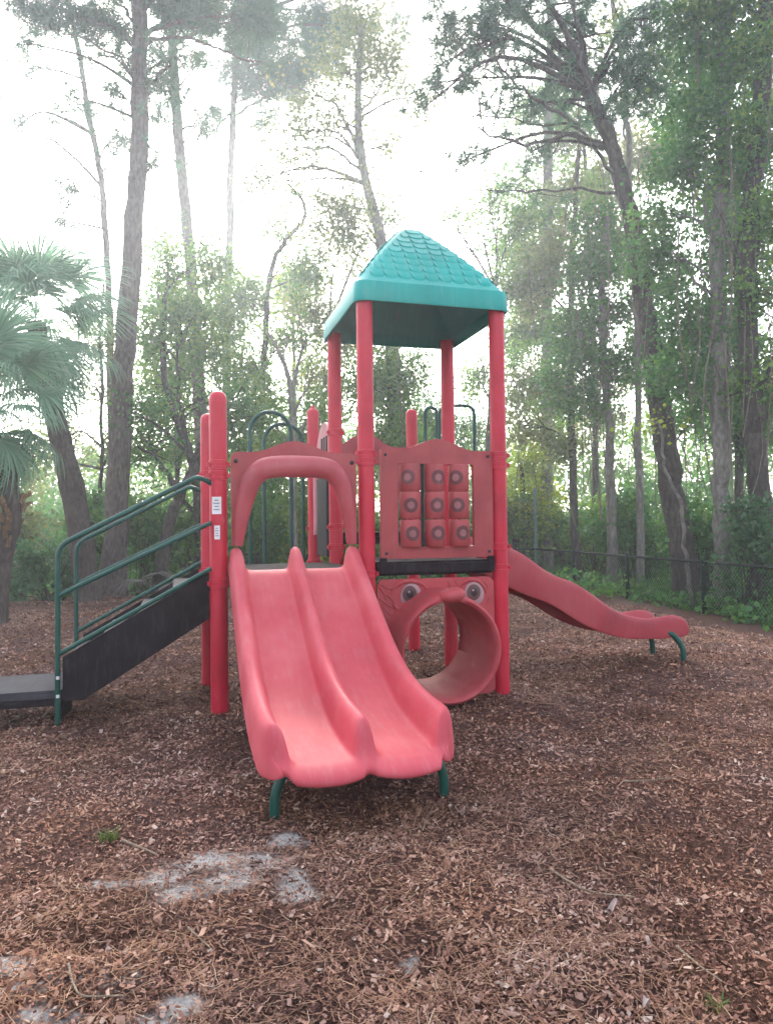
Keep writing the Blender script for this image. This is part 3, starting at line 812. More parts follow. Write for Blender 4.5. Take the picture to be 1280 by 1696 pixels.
# --- panels round the back deck
m = MB()
prof = [(T + .10, 1.95)] + [(T + .10 + .96 * t, 2.0 + .40 * math.sin(math.pi * min(1, .12 + t)) ** .8) for t in np.linspace(0, .85, 16)] + [(2 * T - .07, 1.95)]
nn = len(prof)
m.add([(-.02, b, z) for b, z in prof] + [(.02, b, z) for b, z in prof], [tuple(range(nn)), tuple(range(2 * nn - 1, nn - 1, -1))] + [(i, i + nn, (i + 1) % nn + nn, (i + 1) % nn) for i in range(nn)])
m.box((0, T + .16, 1.62), (.035, .14, .66)); m.box((0, 2 * T - .12, 1.62), (.035, .1, .66))
sidep = m.build('side_panel', M['litpanel'], play, smooth=False)
for k in range(3):
    MB().box((-.024, 1.42 + .12 * k, 2.16), (.012, .035, .17)).build('slot', M['dark'], sidep, smooth=False)
MB().box((-.035, 1.58, 1.47), (.03, .5, .77)).build('panel_shade_slab', M['dark'], play, smooth=False, bevel=.01)  # dark slab standing in for the shaded back of the side panel

# ------------------------------------------------------------------ vegetation builders
def unit(v): return v / (np.linalg.norm(v, axis=-1, keepdims=True) + 1e-9)

def leaves(cent, sig, per, size, droop=.25, r=rng, asp=.45):
    """Leaf-sized folded quads spread round the given twig ends."""
    cent = np.asarray(cent, float); k = len(cent)
    sig = np.broadcast_to(np.asarray(sig, float), (k,))
    c = np.repeat(cent, per, 0); n = len(c)
    c = c + r.normal(0, 1, (n, 3)) * np.repeat(sig, per)[:, None] * np.array([1, 1, .75])
    d = unit(r.normal(0, 1, (n, 3)) + np.array([0, 0, -droop]))
    s = unit(np.cross(d, r.normal(0, 1, (n, 3)) + np.array([0, 0, .8])))
    nn = np.cross(d, s)
    l = size * r.uniform(.6, 1.35, n)[:, None]
    v = np.stack([c, c + d * l * .5 + s * l * asp + nn * l * .1, c + d * l, c + d * l * .5 - s * l * asp + nn * l * .1], 1)
    tone = np.repeat(np.clip(np.repeat(r.uniform(0, 1, k) ** 1.3, per) * .75 + r.uniform(0, .35, n), 0, 1), 4)
    return v.reshape(-1, 3), np.arange(4 * n).reshape(n, 4), tone

def needles(cent, per, length, width, r=rng):
    """Pine tufts: needles bristling from each twig end."""
    cent = np.asarray(cent, float); k = len(cent)
    ax = unit(r.normal(0, 1, (k, 3)) + np.array([0, 0, .35]))
    c = np.repeat(cent, per, 0); n = len(c)
    d = unit(r.normal(0, 1, (n, 3)) + np.repeat(ax, per, 0) * .9)
    l = length * r.uniform(.6, 1.2, n)[:, None]
    c = c + np.repeat(ax, per, 0) * r.uniform(-.6, .3, n)[:, None] * length
    s = unit(np.cross(d, r.normal(0, 1, (n, 3)))) * width
    sag = np.zeros((n, 3)); sag[:, 2] = -l[:, 0] * .12
    v = np.stack([c - s * .5, c + s * .5, c + d * l + s * .2 + sag, c + d * l - s * .2 + sag], 1)
    tone = np.repeat(np.clip(np.repeat(r.uniform(0, 1, k), per) * .6 + r.uniform(0, .4, n), 0, 1), 4)
    return v.reshape(-1, 3), np.arange(4 * n).reshape(n, 4), tone

def cloud(masses, dens, r=rng):
    """Twig ends inside ellipsoids (centre, rx, ry, rz, weight), uneven, with gaps."""
    out = []
    for (c, rx, ry, rz, w) in masses:
        k = max(3, int(dens * w * (rx * ry * rz) ** (2 / 3)))
        q = unit(r.normal(0, 1, (k, 3))) * (r.uniform(0, 1, (k, 1)) ** .45)
        p = np.asarray(c) + q * np.array([rx, ry, rz])
        keep = vnoise(p[:, 0] * 1.0 + p[:, 1] * .6, p[:, 2] + p[:, 1] * .5, max(.5, rx * .45), 5) > .34
        out.append(p[keep] if keep.sum() > 2 else p)
    return out

def tree(name, label, y, trunk, r0, r1, limbs=(), crown=(), kind='leaf', dens=26, per=30, size=.13, barkm='darkbark', leafm=None, group=None, cat='tree', yj=1.0, vines=0, seed=0, sig=.22):
    """trunk, limbs: photo pixels at y metres ahead (limbs may carry their own depth offset);
    crown: (px, py, half width, half height, depth offset, weight) in pixels."""
    r = np.random.default_rng(seed + int(abs(trunk[0][0]) * 7 + y * 13))
    base = P(trunk[0][0], trunk[0][1], y); gz = float(ground_z(base[0], base[1]))
    pts = [P(a, b, y) for a, b in trunk]
    pts[0] = np.array([pts[0][0], pts[0][1], gz - .25])
    root = empty(name, (pts[0][0], pts[0][1], gz))
    tag(root, label, cat, group)
    O_ = np.array([pts[0][0], pts[0][1], gz])
    kk = max(10, len(pts) * 5)
    sp_ = smooth_path(pts, kk)
    sp_[1:-1, 1] += r.normal(0, .05, kk - 2)
    rad = np.linspace(r0, r1, kk) * (1 + r.normal(0, .03, kk)); rad[:3] *= np.array([1.35, 1.15, 1.05])
    m = MB().tube(sp_ - O_, rad, 12 if r0 > .12 else 8, wob=.035)
    tips = []
    for lb in limbs:
        dy = lb[0]; w = lb[1]; px = lb[2]
        lp = [P(a, b, y + dy * i / (len(px) - 1)) for i, (a, b) in enumerate(px)]
        k2 = len(lp) * 4; q = smooth_path(lp, k2); q[1:] += r.normal(0, .025, (k2 - 1, 3))
        m.tube(q - O_, np.linspace(w, w * .25, k2), 7, wob=.03)
        for _ in range(3 + k2 // 3):      # side twigs
            i = r.integers(k2 // 3, k2); d = r.normal(0, .5, 3) + np.array([0, 0, .25])
            tp = smooth_path([q[i], q[i] + d * .45, q[i] + d + np.array([0, 0, -.1])], 5)
            m.tube(tp - O_, np.linspace(w * .3, .006, 5), 4); tips.append(tp[-1])
    masses = []
    for (px, py, hx, hy, dy, w) in crown:
        c = P(px, py, y + dy); sc = (y + dy) / F
        masses.append((c, hx * sc, max(hx, hy) * sc * .8, hy * sc, w))
    ends = cloud(masses, dens * (4.6 if kind == "leaf" else 10), r)
    for ms, e in zip(masses, ends):      # limb from trunk into each mass, twigs to some of its ends
        c = np.asarray(ms[0])
        lowest = sp_[sp_[:, 2] < c[2] + .3]
        if len(lowest) == 0: lowest = sp_[:1]
        src = lowest[np.argmin(np.linalg.norm(lowest - c - np.array([0, 0, -.6]), axis=1))]
        ln = np.linalg.norm(c - src)
        w = min(r1 * .9 + .01, .02 + .012 * ln)
        q = smooth_path([src, src + (c - src) * .5 + np.array([0, 0, .12 * ln]) + r.normal(0, .07 * ln, 3), c], 9)
        m.tube(q - O_, np.linspace(w, .012, 9), 6)
        for t in e[r.permutation(len(e))[:max(7, len(e) // 6)]]:
            i = r.integers(4, 9)
            mid = (q[i] + t) / 2 + r.normal(0, .1, 3)
            m.tube(smooth_path([q[i], mid, t], 5) - O_, np.linspace(.014, .004, 5), 4)
    m.build('trunk', M[barkm], root)
    parts = []
    allends = [e for e in ends]
    if tips and kind != 'bare': allends.append(np.array(tips))
    if allends:
        E_ = np.concatenate(allends) - O_
        if kind == 'pine':
            parts.append(needles(E_, per, size, .016, r))
        elif kind == 'leaf':
            parts.append(leaves(E_, sig * .85, int(per * 1.5), size * .8, r=r))
        if parts:
            v, f, t = merge(parts)
            new_obj('crown', mesh_np('crown', v, f, t), M[leafm or ('needle' if kind == 'pine' else 'leaf')], root)
    if vines:
        vm = MB()
        for _ in range(vines):
            i = r.integers(int(kk * .45), kk - 2); p = sp_[i] + np.array([r.normal(0, .5), r.normal(-.2, .25), r.normal(0, .6)])
            ln = r.uniform(1.0, 4.0)
            if p[2] - ln < gz + .4: ln = max(.5, p[2] - gz - .5)
            vm.tube(smooth_path([p, p + np.array([r.normal(0, .12), 0, -ln * .5]), p + np.array([r.normal(0, .2), 0, -ln])], 7) - O_, r.uniform(.006, .016), 4)
        vm.build('hanging_vines', M['vine'], root)['kind'] = 'stuff'
    return root

def frond_mesh(rad=.9, stalk=.8, n=52, sweep=3.7, r=rng):
    """One costapalmate fan frond, stalk along +X, fan beyond it."""
    vs, fs, ts = [], [], []
    def quad(a, b, c, d, t):
        o = len(vs); vs.extend([a, b, c, d]); fs.append((o, o + 1, o + 2, o + 3)); ts.extend([t] * 4)
    for i in range(4):
        x0, x1 = stalk * i / 4, stalk * (i + 1) / 4
        quad((x0, -.012, 0), (x1, -.012, .02), (x1, .012, .02), (x0, .012, 0), .3)
    for i in range(n):
        a = -sweep / 2 + sweep * i / (n - 1)
        ln = rad * (1 - .28 * abs(a) / (sweep / 2)) * r.uniform(.9, 1.06)
        dirv = np.array([math.cos(a), math.sin(a), .12 + r.normal(0, .05)]); s = np.array([-math.sin(a), math.cos(a), 0])
        c0 = np.array([stalk + .12 * math.cos(a) * .5, 0, .03]); w = .017
        t = r.uniform(.2, .9)
        prev = None
        for u_, ww in ((0, .25), (.35, 1.0), (.68, .75), (.88, .42), (1.0, .04)):
            p = c0 + dirv * ln * u_ + np.array([0, 0, -.42 * ln * max(0, u_ - .45) ** 1.6 * 2.2 - .22 * u_ * u_])
            cur = (p - s * w * ww, p + s * w * ww)
            if prev is not None: quad(tuple(prev[0]), tuple(cur[0]), tuple(cur[1]), tuple(prev[1]), t)
            prev = cur
    return mesh_np('frond', np.array(vs), np.array(fs), np.array(ts))
FROND = [frond_mesh(r=np.random.default_rng(k)) for k in range(4)]
for fm in FROND: fm.materials.append(M['palm'])

def palm(label, y, trunk, r0, r1, nf, scale, seed=1, skirt=False, lowmin=-1.0):
    r = np.random.default_rng(seed)
    base = P(*trunk[0], y); gz = float(ground_z(base[0], base[1]))
    pts = [P(a, b, y) for a, b in trunk]; pts[0] = np.array([pts[0][0], pts[0][1], gz - .2])
    O_ = np.array([pts[0][0], pts[0][1], gz])
    root = empty('palm_tree', O_); tag(root, label, 'palm tree')
    sp_ = smooth_path(pts, 24)
    rad = np.linspace(r0, r1, 24) * (1 + r.normal(0, .03, 24)); rad[:3] *= np.array([1.3, 1.15, 1.05])
    MB().tube(sp_ - O_, rad, 14, wob=.03).build('trunk', M['palmbark'], root)
    top = sp_[-1] - O_
    if skirt:
        mm = MB()
        for k in range(26):
            a = r.uniform(0, 6.28); h = r.uniform(.1, .75)
            i = int(h * 8); c = sp_[6 + i] - O_
            o = np.array([math.cos(a), math.sin(a), 0])
            mm.tube([c + o * r0 * .9, c + o * r0 * 1.25 + np.array([0, 0, .09]), c + o * r0 * 1.9 + np.array([0, 0, .16])], [.04, .032, .018], 5)
        mm.build('frond_stubs', M['twig_plain'], root)
    for k in range(nf):
        o = bpy.data.objects.new('frond', FROND[k % 4]); COL.objects.link(o); o.parent = root
        az = k * 2.39996 + r.normal(0, .2)
        el = lowmin + (1.25 - lowmin) * ((k + .5) / nf) + r.normal(0, .12)
        s = scale * r.uniform(.85, 1.12)
        o.location = top + np.array([0, 0, -.1 + .3 * (k / nf)])
        o.rotation_euler = Matrix.Rotation(az, 4, 'Z').to_euler()
        mt = Matrix.Rotation(az, 4, 'Z') @ Matrix.Rotation(-el, 4, 'Y') @ Matrix.Rotation(r.normal(0, .35), 4, 'X')
        o.rotation_euler = mt.to_euler(); o.scale = (s, s, s)
    return root
M['twig_plain'] = bark('frond stub bark', (.20, .11, .06), (.34, .22, .13), 2)

def shrub(name, label, y, px, py, hx, hy, leafm, dens=120, per=22, size=.10, group=None, seed=0, cat='shrub', sig=.12):
    r = np.random.default_rng(seed + px * 3 + py)
    b = P(px, py, y); gz = float(ground_z(b[0], b[1])); O_ = np.array([b[0], b[1], gz])
    root = empty(name, O_); tag(root, label, cat, group)
    sc = y / F; w, h = hx * sc, max(.3, (b[2] + hy * sc - gz))
    ms = []
    for k in range(7):
        ms.append((np.array([r.uniform(-.6, .6) * w, r.uniform(-.5, .5) * w * .7, h * r.uniform(.25, .72)]), w * r.uniform(.35, .6), w * .45, h * r.uniform(.22, .32), 1))
    ends = np.concatenate(cloud(ms, dens, r))
    v, f, t = leaves(ends, sig, per, size, .1, r)
    st = MB()
    for t_ in ends[r.permutation(len(ends))[:26]]:
        st.tube(smooth_path([(r.normal(0, .15), r.normal(0, .1), -.1), t_ * np.array([.5, .5, .55]), t_], 6), np.linspace(.018, .005, 6), 5)
    st.build('stem', M['darkbark'], root)
    v[:, 2] = np.maximum(v[:, 2], .0)
    new_obj('foliage', mesh_np('foliage', v, f, t), M[leafm], root)
    return root

# ------------------------------------------------------------------ the wood round the clearing
# tall pines on the left
tree('pine_tree', 'tallest thick straight pine trunk rising left of the red posts, behind the handrail', 16, [(188, 985), (195, 820), (203, 640), (216, 460), (228, 300), (232, 150), (230, 40), (226, -140)], .27, .15,
     [(0.5, .05, [(232, 75), (270, 62), (330, 66), (372, 85), (440, 108)]), (-.5, .04, [(231, 160), (262, 128), (292, 100), (320, 135)]), (.4, .045, [(226, 45), (205, 10), (185, -30)]),
      (.3, .03, [(229, 265), (255, 235), (300, 228)]), (-.6, .03, [(230, 130), (190, 90), (110, 55), (30, 35)]), (.5, .025, [(227, 300), (250, 272), (285, 262)])],
     [(60, 20, 60, 40, -.4, 1), (175, 40, 50, 40, 0, 1), (195, 150, 36, 36, 0, .8), (270, 130, 46, 44, .2, .9), (120, 160, 30, 26, 0, .4), (290, -30, 110, 40, 0, 1.2), (130, 25, 55, 30, -.4, .9), (40, 70, 30, 22, -.6, .6), (300, 30, 60, 34, .3, 1), (400, 30, 70, 45, .6, 1.2), (215, 95, 30, 26, 0, .8), (150, 95, 26, 18, 0, .5), (255, 270, 18, 14, 0, .5), (320, 90, 24, 20, 0, .5), (240, -60, 120, 50, 0, 1)],
     'pine', 20, 34, .30, 'pinebark')
tree('pine_tree', 'slender second pine trunk just right of the tallest left pine', 21, [(345, 960), (330, 640), (318, 460), (304, 320), (292, 180), (285, 60), (280, -120)], .20, .12,
     [(.4, .04, [(296, 215), (330, 200), (372, 150)]), (-.5, .035, [(288, 110), (250, 120), (225, 95)]), (.4, .03, [(302, 290), (330, 225), (345, 180)])],
     [(340, 200, 36, 50, 0, .5), (260, 190, 34, 34, 0, .45), (330, 105, 28, 22, 0, .8), (255, 80, 30, 24, 0, .8), (310, 20, 60, 34, 0, 1), (470, 50, 50, 40, .8, .7)], 'pine', 20, 30, .30, 'pinebark')
tree('pine_tree', 'thin straight pine trunk standing apart in the bright sky gap left of the roof', 25, [(372, 930), (374, 640), (380, 420), (384, 240), (392, 90), (398, -80)], .15, .10,
     [(.4, .05, [(385, 195), (430, 165), (500, 140), (540, 122)]), (-.3, .045, [(385, 185), (355, 215), (328, 244)]), (.4, .035, [(388, 190), (440, 185), (520, 172)]), (.3, .03, [(384, 235), (420, 215), (452, 190)]), (-.5, .03, [(392, 110), (420, 130), (455, 110)])],
     [(470, 25, 70, 44, .4, .8), (545, 30, 60, 44, .4, .7), (450, 150, 60, 36, .3, .8), (400, 115, 46, 46, 0, 1), (350, 30, 60, 44, 0, 1), (430, 80, 60, 50, .4, .8), (520, 75, 70, 62, .5, .9), (590, 55, 44, 45, .4, .6), (650, 40, 40, 40, .4, .5), (480, 120, 55, 30, .3, 1), (360, 190, 20, 20, 0, .6), (435, 200, 26, 18, 0, .6), (400, 20, 80, 40, 0, 1.2)], 'pine', 24, 30, .36, 'pinebark')
tree('pine_tree', 'spindly leaning pine at far left with one long bare limb', 19, [(190, 960), (184, 640), (178, 430), (168, 300), (150, 200), (134, 100), (118, 10), (104, -110)], .10, .06,
     [(-.8, .045, [(165, 305), (120, 258), (70, 220), (10, 170)]), (.3, .03, [(168, 290), (190, 255), (222, 232)]), (-.3, .02, [(140, 140), (90, 115), (20, 115)]), (.2, .02, [(160, 225), (185, 215), (220, 225)])],
     [(60, 110, 40, 30, 0, .5), (25, 215, 34, 30, 0, .35), (95, 190, 30, 30, 0, .35), (155, 190, 22, 30, 0, .8), (195, 235, 28, 22, 0, .9), (70, 30, 28, 30, -.3, .5), (110, 315, 22, 30, .4, .8), (100, 365, 24, 22, .3, .7)], 'pine', 22, 26, .26, 'pinebark')
# pale forked tree behind the roof
tree('bare_tree', 'pale sparse tree with arching bare limbs, directly above left slope of teal roof', 20, [(662, 960), (652, 640), (640, 470), (628, 385), (606, 300), (594, 215), (594, 120), (598, 50)], .22, .07,
     [(0, .08, [(608, 305), (588, 235), (555, 175), (525, 160)]), (.3, .05, [(594, 190), (615, 165), (636, 130), (655, 95)]), (-.6, .05, [(600, 285), (560, 250), (520, 246), (475, 248)]), (-.5, .045, [(597, 265), (560, 222), (510, 218), (455, 214)]),
      (-.7, .04, [(612, 315), (560, 285), (490, 282), (430, 300)]), (.3, .03, [(593, 150), (588, 110), (584, 70)]), (-.4, .04, [(625, 385), (595, 330), (570, 310)])],
     [(575, 375, 44, 52, -.5, 1.4), (545, 330, 30, 26, -.4, .6), (520, 390, 30, 26, 0, .6), (600, 200, 40, 60, .3, .15), (470, 300, 26, 16, 0, .3), (480, 240, 60, 40, .2, .3), (430, 300, 44, 30, .2, .35), (520, 180, 50, 40, .2, .45), (690, 170, 40, 50, .2, .35), (640, 240, 40, 40, 0, .25), (640, 100, 36, 64, .2, .7), (565, 120, 44, 60, .2, .6), (600, 40, 56, 44, .2, .7), (545, 200, 30, 30, 0, .3)], 'leaf', 30, 22, .11, 'greybark', 'leafgrey')
tree('young_tree', 'slim crooked tree curving between thin straight pine and teal roof', 21, [(425, 950), (432, 720), (440, 560), (448, 450), (476, 395), (503, 365), (502, 335), (478, 305)], .11, .04,
     [(.3, .03, [(446, 470), (470, 440), (520, 430)]), (-.3, .03, [(438, 580), (410, 520), (395, 470)])],
     [(455, 380, 26, 20, 0, .5), (490, 320, 24, 18, 0, .4), (420, 500, 40, 50, 0, .9), (510, 450, 46, 36, .3, 1.0), (470, 570, 30, 36, 0, .6), (405, 600, 36, 50, 0, .9)], 'leaf', 30, 22, .115, 'darkbark', 'leaf')
tree('young_tree', 'small forked pale tree seen through the loop climber and post gap', 17, [(486, 900), (484, 740), (481, 640), (463, 585), (440, 545)], .10, .03,
     [(0, .05, [(482, 650), (498, 585), (520, 530)]), (.2, .035, [(483, 690), (505, 650), (522, 610)]), (0, .03, [(470, 605), (475, 560), (470, 520)])],
     [(450, 700, 34, 50, .4, .8), (520, 690, 34, 60, .5, .9)], 'leaf', 30, 20, .10, 'greybark', 'leaf')
# multi-stem dark trees on the left
tree('oak_tree', 'dark crooked oak stems behind the upper end of the stair handrail', 17.5, [(338, 960), (328, 840), (318, 760), (292, 690), (274, 630), (270, 560), (276, 480)], .13, .05,
     [(0, .07, [(322, 790), (305, 700), (296, 610), (302, 530)]), (.3, .06, [(328, 860), (285, 800), (250, 740), (240, 700)]), (.2, .04, [(288, 690), (320, 668), (362, 640)])],
     [(275, 430, 36, 46, .3, 1.1), (300, 520, 48, 50, .2, 1.2), (250, 560, 34, 50, 0, .9), (350, 430, 40, 50, .5, .9), (340, 560, 40, 60, .3, 1.2), (270, 680, 44, 44, .4, 1.0), (365, 660, 34, 56, .6, 1.0), (240, 740, 40, 40, .4, .8)], 'leaf', 34, 22, .11, 'darkbark', 'leaf')
tree('oak_tree', 'dark slanting low oak trunk beneath the handrail, right of the tallest pine', 15.5, [(262, 985), (275, 890), (300, 820), (325, 765), (345, 700)], .16, .06,
     [(0, .06, [(300, 825), (270, 770), (225, 735)]), (0, .05, [(330, 755), (370, 700), (400, 640)])],
     [(395, 700, 40, 60, .5, 1.1), (225, 690, 40, 50, .6, .7), (410, 800, 50, 60, .8, .9)], 'leaf', 34, 22, .10, 'darkbark', 'leafdark')
tree('slim_tree', 'thin dark trunk close behind tallest left pine, hung with grey leaves', 18, [(170, 960), (168, 800), (170, 690), (166, 560), (172, 470)], .06, .03, [],
     [(165, 560, 40, 44, .3, .8), (145, 640, 40, 40, .5, .8), (180, 740, 40, 50, .6, .8), (120, 720, 44, 60, .8, .8), (30, 760, 60, 70, 1.2, .8)], 'leaf', 30, 20, .105, 'darkbark', 'leafgrey')

# palms at far left
palm('leaning cabbage palm with thick dark trunk and shaggy fan crown at far left', 14, [(150, 990), (138, 915), (118, 800), (94, 700), (72, 600), (60, 535)], .25, .17, 34, 1.12, 3)
palm('nearer cabbage palm at left frame edge with frond stubs on its pale trunk', 11, [(-6, 985), (4, 930), (20, 860), (14, 790), (-14, 720), (-28, 670)], .145, .12, 30, .98, 5, True, -1.3)

# right side: big leaning tree and its neighbours
tree('pine_tree', 'big leaning tree forking high up, right of the teal roof', 14, [(1138, 985), (1125, 880), (1104, 760), (1088, 640), (1070, 520), (1052, 400), (1030, 300), (1004, 220), (975, 150)], .25, .12,
     [(.4, .12, [(985, 180), (940, 95), (885, 40), (820, -20), (780, -80)]), (-.3, .11, [(1004, 225), (972, 130), (940, 60), (900, -10), (880, -90)]), (-.5, .05, [(1000, 245), (940, 225), (880, 238), (820, 225), (770, 205)]),
      (.6, .035, [(1050, 325), (960, 316), (850, 314), (735, 319)]), (.2, .05, [(975, 150), (1010, 100), (1040, 60)]), (-.2, .04, [(960, 210), (880, 160), (830, 110), (780, 60)]), (.4, .04, [(1020, 290), (960, 215), (900, 205), (760, 190)])],
     [(700, 180, 40, 30, .3, .4), (780, 262, 44, 30, .3, .5), (740, 30, 40, 60, .3, 1.4), (722, 110, 34, 44, .2, .8), (1060, 140, 50, 60, .2, 1.1), (1000, 200, 46, 46, .2, .8), (1090, 30, 50, 50, .2, 1.1), (950, 130, 46, 46, .2, .9), (900, 170, 46, 40, .2, .9), (790, 40, 60, 60, .3, 1.6), (860, 90, 56, 50, .4, 1.4), (900, 20, 70, 50, 0, 1.4), (960, 60, 50, 46, .2, 1.1), (770, 130, 46, 40, .3, .8), (830, 180, 50, 34, .3, .8), (1000, 120, 50, 40, .2, 1), (880, 250, 40, 30, .6, .6), (1040, 60, 40, 40, .3, .9), (920, -50, 140, 50, 0, 1.4)], 'pine', 20, 34, .22, 'darkbark', vines=12)
tree('pine_tree', 'tall straight grey trunk standing clear between teal roof and big leaning tree', 22, [(905, 960), (905, 780), (905, 600), (907, 420), (908, 200), (912, 60), (914, -120)], .19, .12,
     [(.4, .04, [(908, 330), (870, 290), (840, 250)]), (-.4, .04, [(908, 260), (940, 230), (965, 190)])],
     [(930, 180, 50, 60, .4, .8), (870, 200, 40, 44, .4, .6), (960, 300, 46, 46, .3, .9), (920, 660, 50, 50, .3, 1), (890, 350, 50, 40, 0, .8), (930, 300, 44, 44, .3, .8), (850, 300, 40, 30, .3, .5), (900, 450, 50, 50, .3, 1.2), (860, 420, 50, 40, .5, 1.1), (870, 550, 60, 50, .4, 1.2), (930, 560, 50, 50, .2, 1)], 'leaf', 30, 22, .12, 'greybark', 'leaf', vines=14)
tree('laurel_oak', 'pale straight vine-hung trunk behind the right fence, left of the paired pale trunks', 17, [(1015, 985), (1012, 850), (1008, 720), (1000, 600), (996, 480), (1004, 360)], .13, .07,
     [(0, .05, [(1004, 650), (960, 560), (940, 480)])],
     [(980, 450, 60, 56, 0, 1.3), (1030, 500, 56, 56, .3, 1.3), (960, 560, 60, 60, .2, 1.4), (1020, 600, 60, 46, .2, 1.2), (940, 640, 50, 46, .3, 1), (990, 380, 50, 44, .3, .9), (980, 670, 44, 26, 0, .7)], 'leaf', 34, 22, .105, 'greybark', 'leafdark', vines=22)
tree('laurel_oak', 'slim dark trunk amid leaves just left of pale vine-hung trunk', 19, [(955, 960), (950, 820), (944, 640), (946, 460), (958, 250)], .12, .06, [],
     [(950, 330, 50, 50, .3, .9), (920, 420, 46, 46, .2, 1), (880, 480, 44, 56, .3, 1.1), (900, 640, 60, 50, .3, 1.2), (870, 700, 46, 46, .4, 1), (940, 740, 46, 40, .2, .7)], 'leaf', 32, 22, .11, 'darkbark', 'leafgrey', vines=18)
tree('slim_tree', 'slender bare upright stem crossing sky right of the big fork', 16.5, [(1060, 960), (1058, 700), (1052, 450), (1040, 260), (1034, 150), (1012, 0), (1005, -90)], .085, .05,
     [(.2, .03, [(1040, 240), (1010, 150), (985, 120)])], [(1060, 180, 40, 44, .2, .9), (1020, 40, 40, 36, 0, .7), (1080, 90, 36, 36, .2, .6)], 'leaf', 28, 20, .11, 'greybark', 'leafgrey')
tree('laurel_oak', 'pale upright trunk at right with a broken diagonal dead limb', 13, [(1200, 990), (1194, 850), (1190, 680), (1188, 500), (1190, 340), (1200, 160), (1206, -60)], .165, .11,
     [(-.6, .05, [(1176, 370), (1215, 410), (1255, 465), (1275, 500)]), (.3, .05, [(1190, 420), (1160, 330), (1130, 270)]), (.2, .04, [(1192, 520), (1140, 450), (1100, 400)])],
     [(1130, 280, 60, 50, .2, 1.4), (1160, 200, 56, 50, 0, 1.4), (1100, 420, 50, 60, .3, 1.3), (1140, 540, 46, 60, .3, 1.3), (1190, 100, 70, 60, 0, 1.7), (1220, 280, 50, 50, -.3, 1.2), (1120, 620, 54, 50, .2, 1.2), (1090, 350, 40, 30, .2, .7), (1150, 20, 60, 50, .3, 1.5)], 'leaf', 36, 22, .10, 'greybark', 'leafdark', vines=24)
tree('laurel_oak', 'broad leafy vine-covered trunk nearest the right edge of frame', 12.5, [(1268, 1000), (1258, 840), (1246, 680), (1238, 520), (1246, 320), (1262, 120), (1270, -60)], .20, .12,
     [(.2, .05, [(1240, 560), (1220, 470), (1215, 400)]), (-.2, .05, [(1246, 700), (1275, 600), (1300, 540)])],
     [(1250, 80, 60, 70, 0, 1.8), (1250, 220, 50, 60, 0, 1.5), (1270, 350, 40, 60, -.3, 1.6), (1260, 480, 36, 40, -.2, 1.0), (1290, 620, 40, 80, 0, 1.0), (1225, 640, 30, 60, .3, .7), (1200, -20, 70, 50, 0, 1.5)], 'leaf', 36, 22, .095, 'darkbark', 'leaf', vines=30)
tree('slim_tree', 'thin dark trunk right of the bright low sky gap', 18.5, [(1108, 960), (1112, 820), (1106, 700), (1112, 560)], .08, .05, [], [(1150, 700, 40, 40, .2, .9), (1085, 560, 50, 46, .3, 1.1), (1110, 470, 46, 46, 0, 1)], 'leaf', 32, 22, .11, 'darkbark', 'leafdark', vines=20)
tree('slim_tree', 'pale thin twisting stem in front of the right fence undergrowth', 13.2, [(1150, 985), (1134, 920), (1128, 840), (1100, 770), (1098, 720)], .045, .02, [], [(1090, 700, 30, 26, 0, .4)], 'leaf', 24, 18, .10, 'greybark', 'leafyellow')

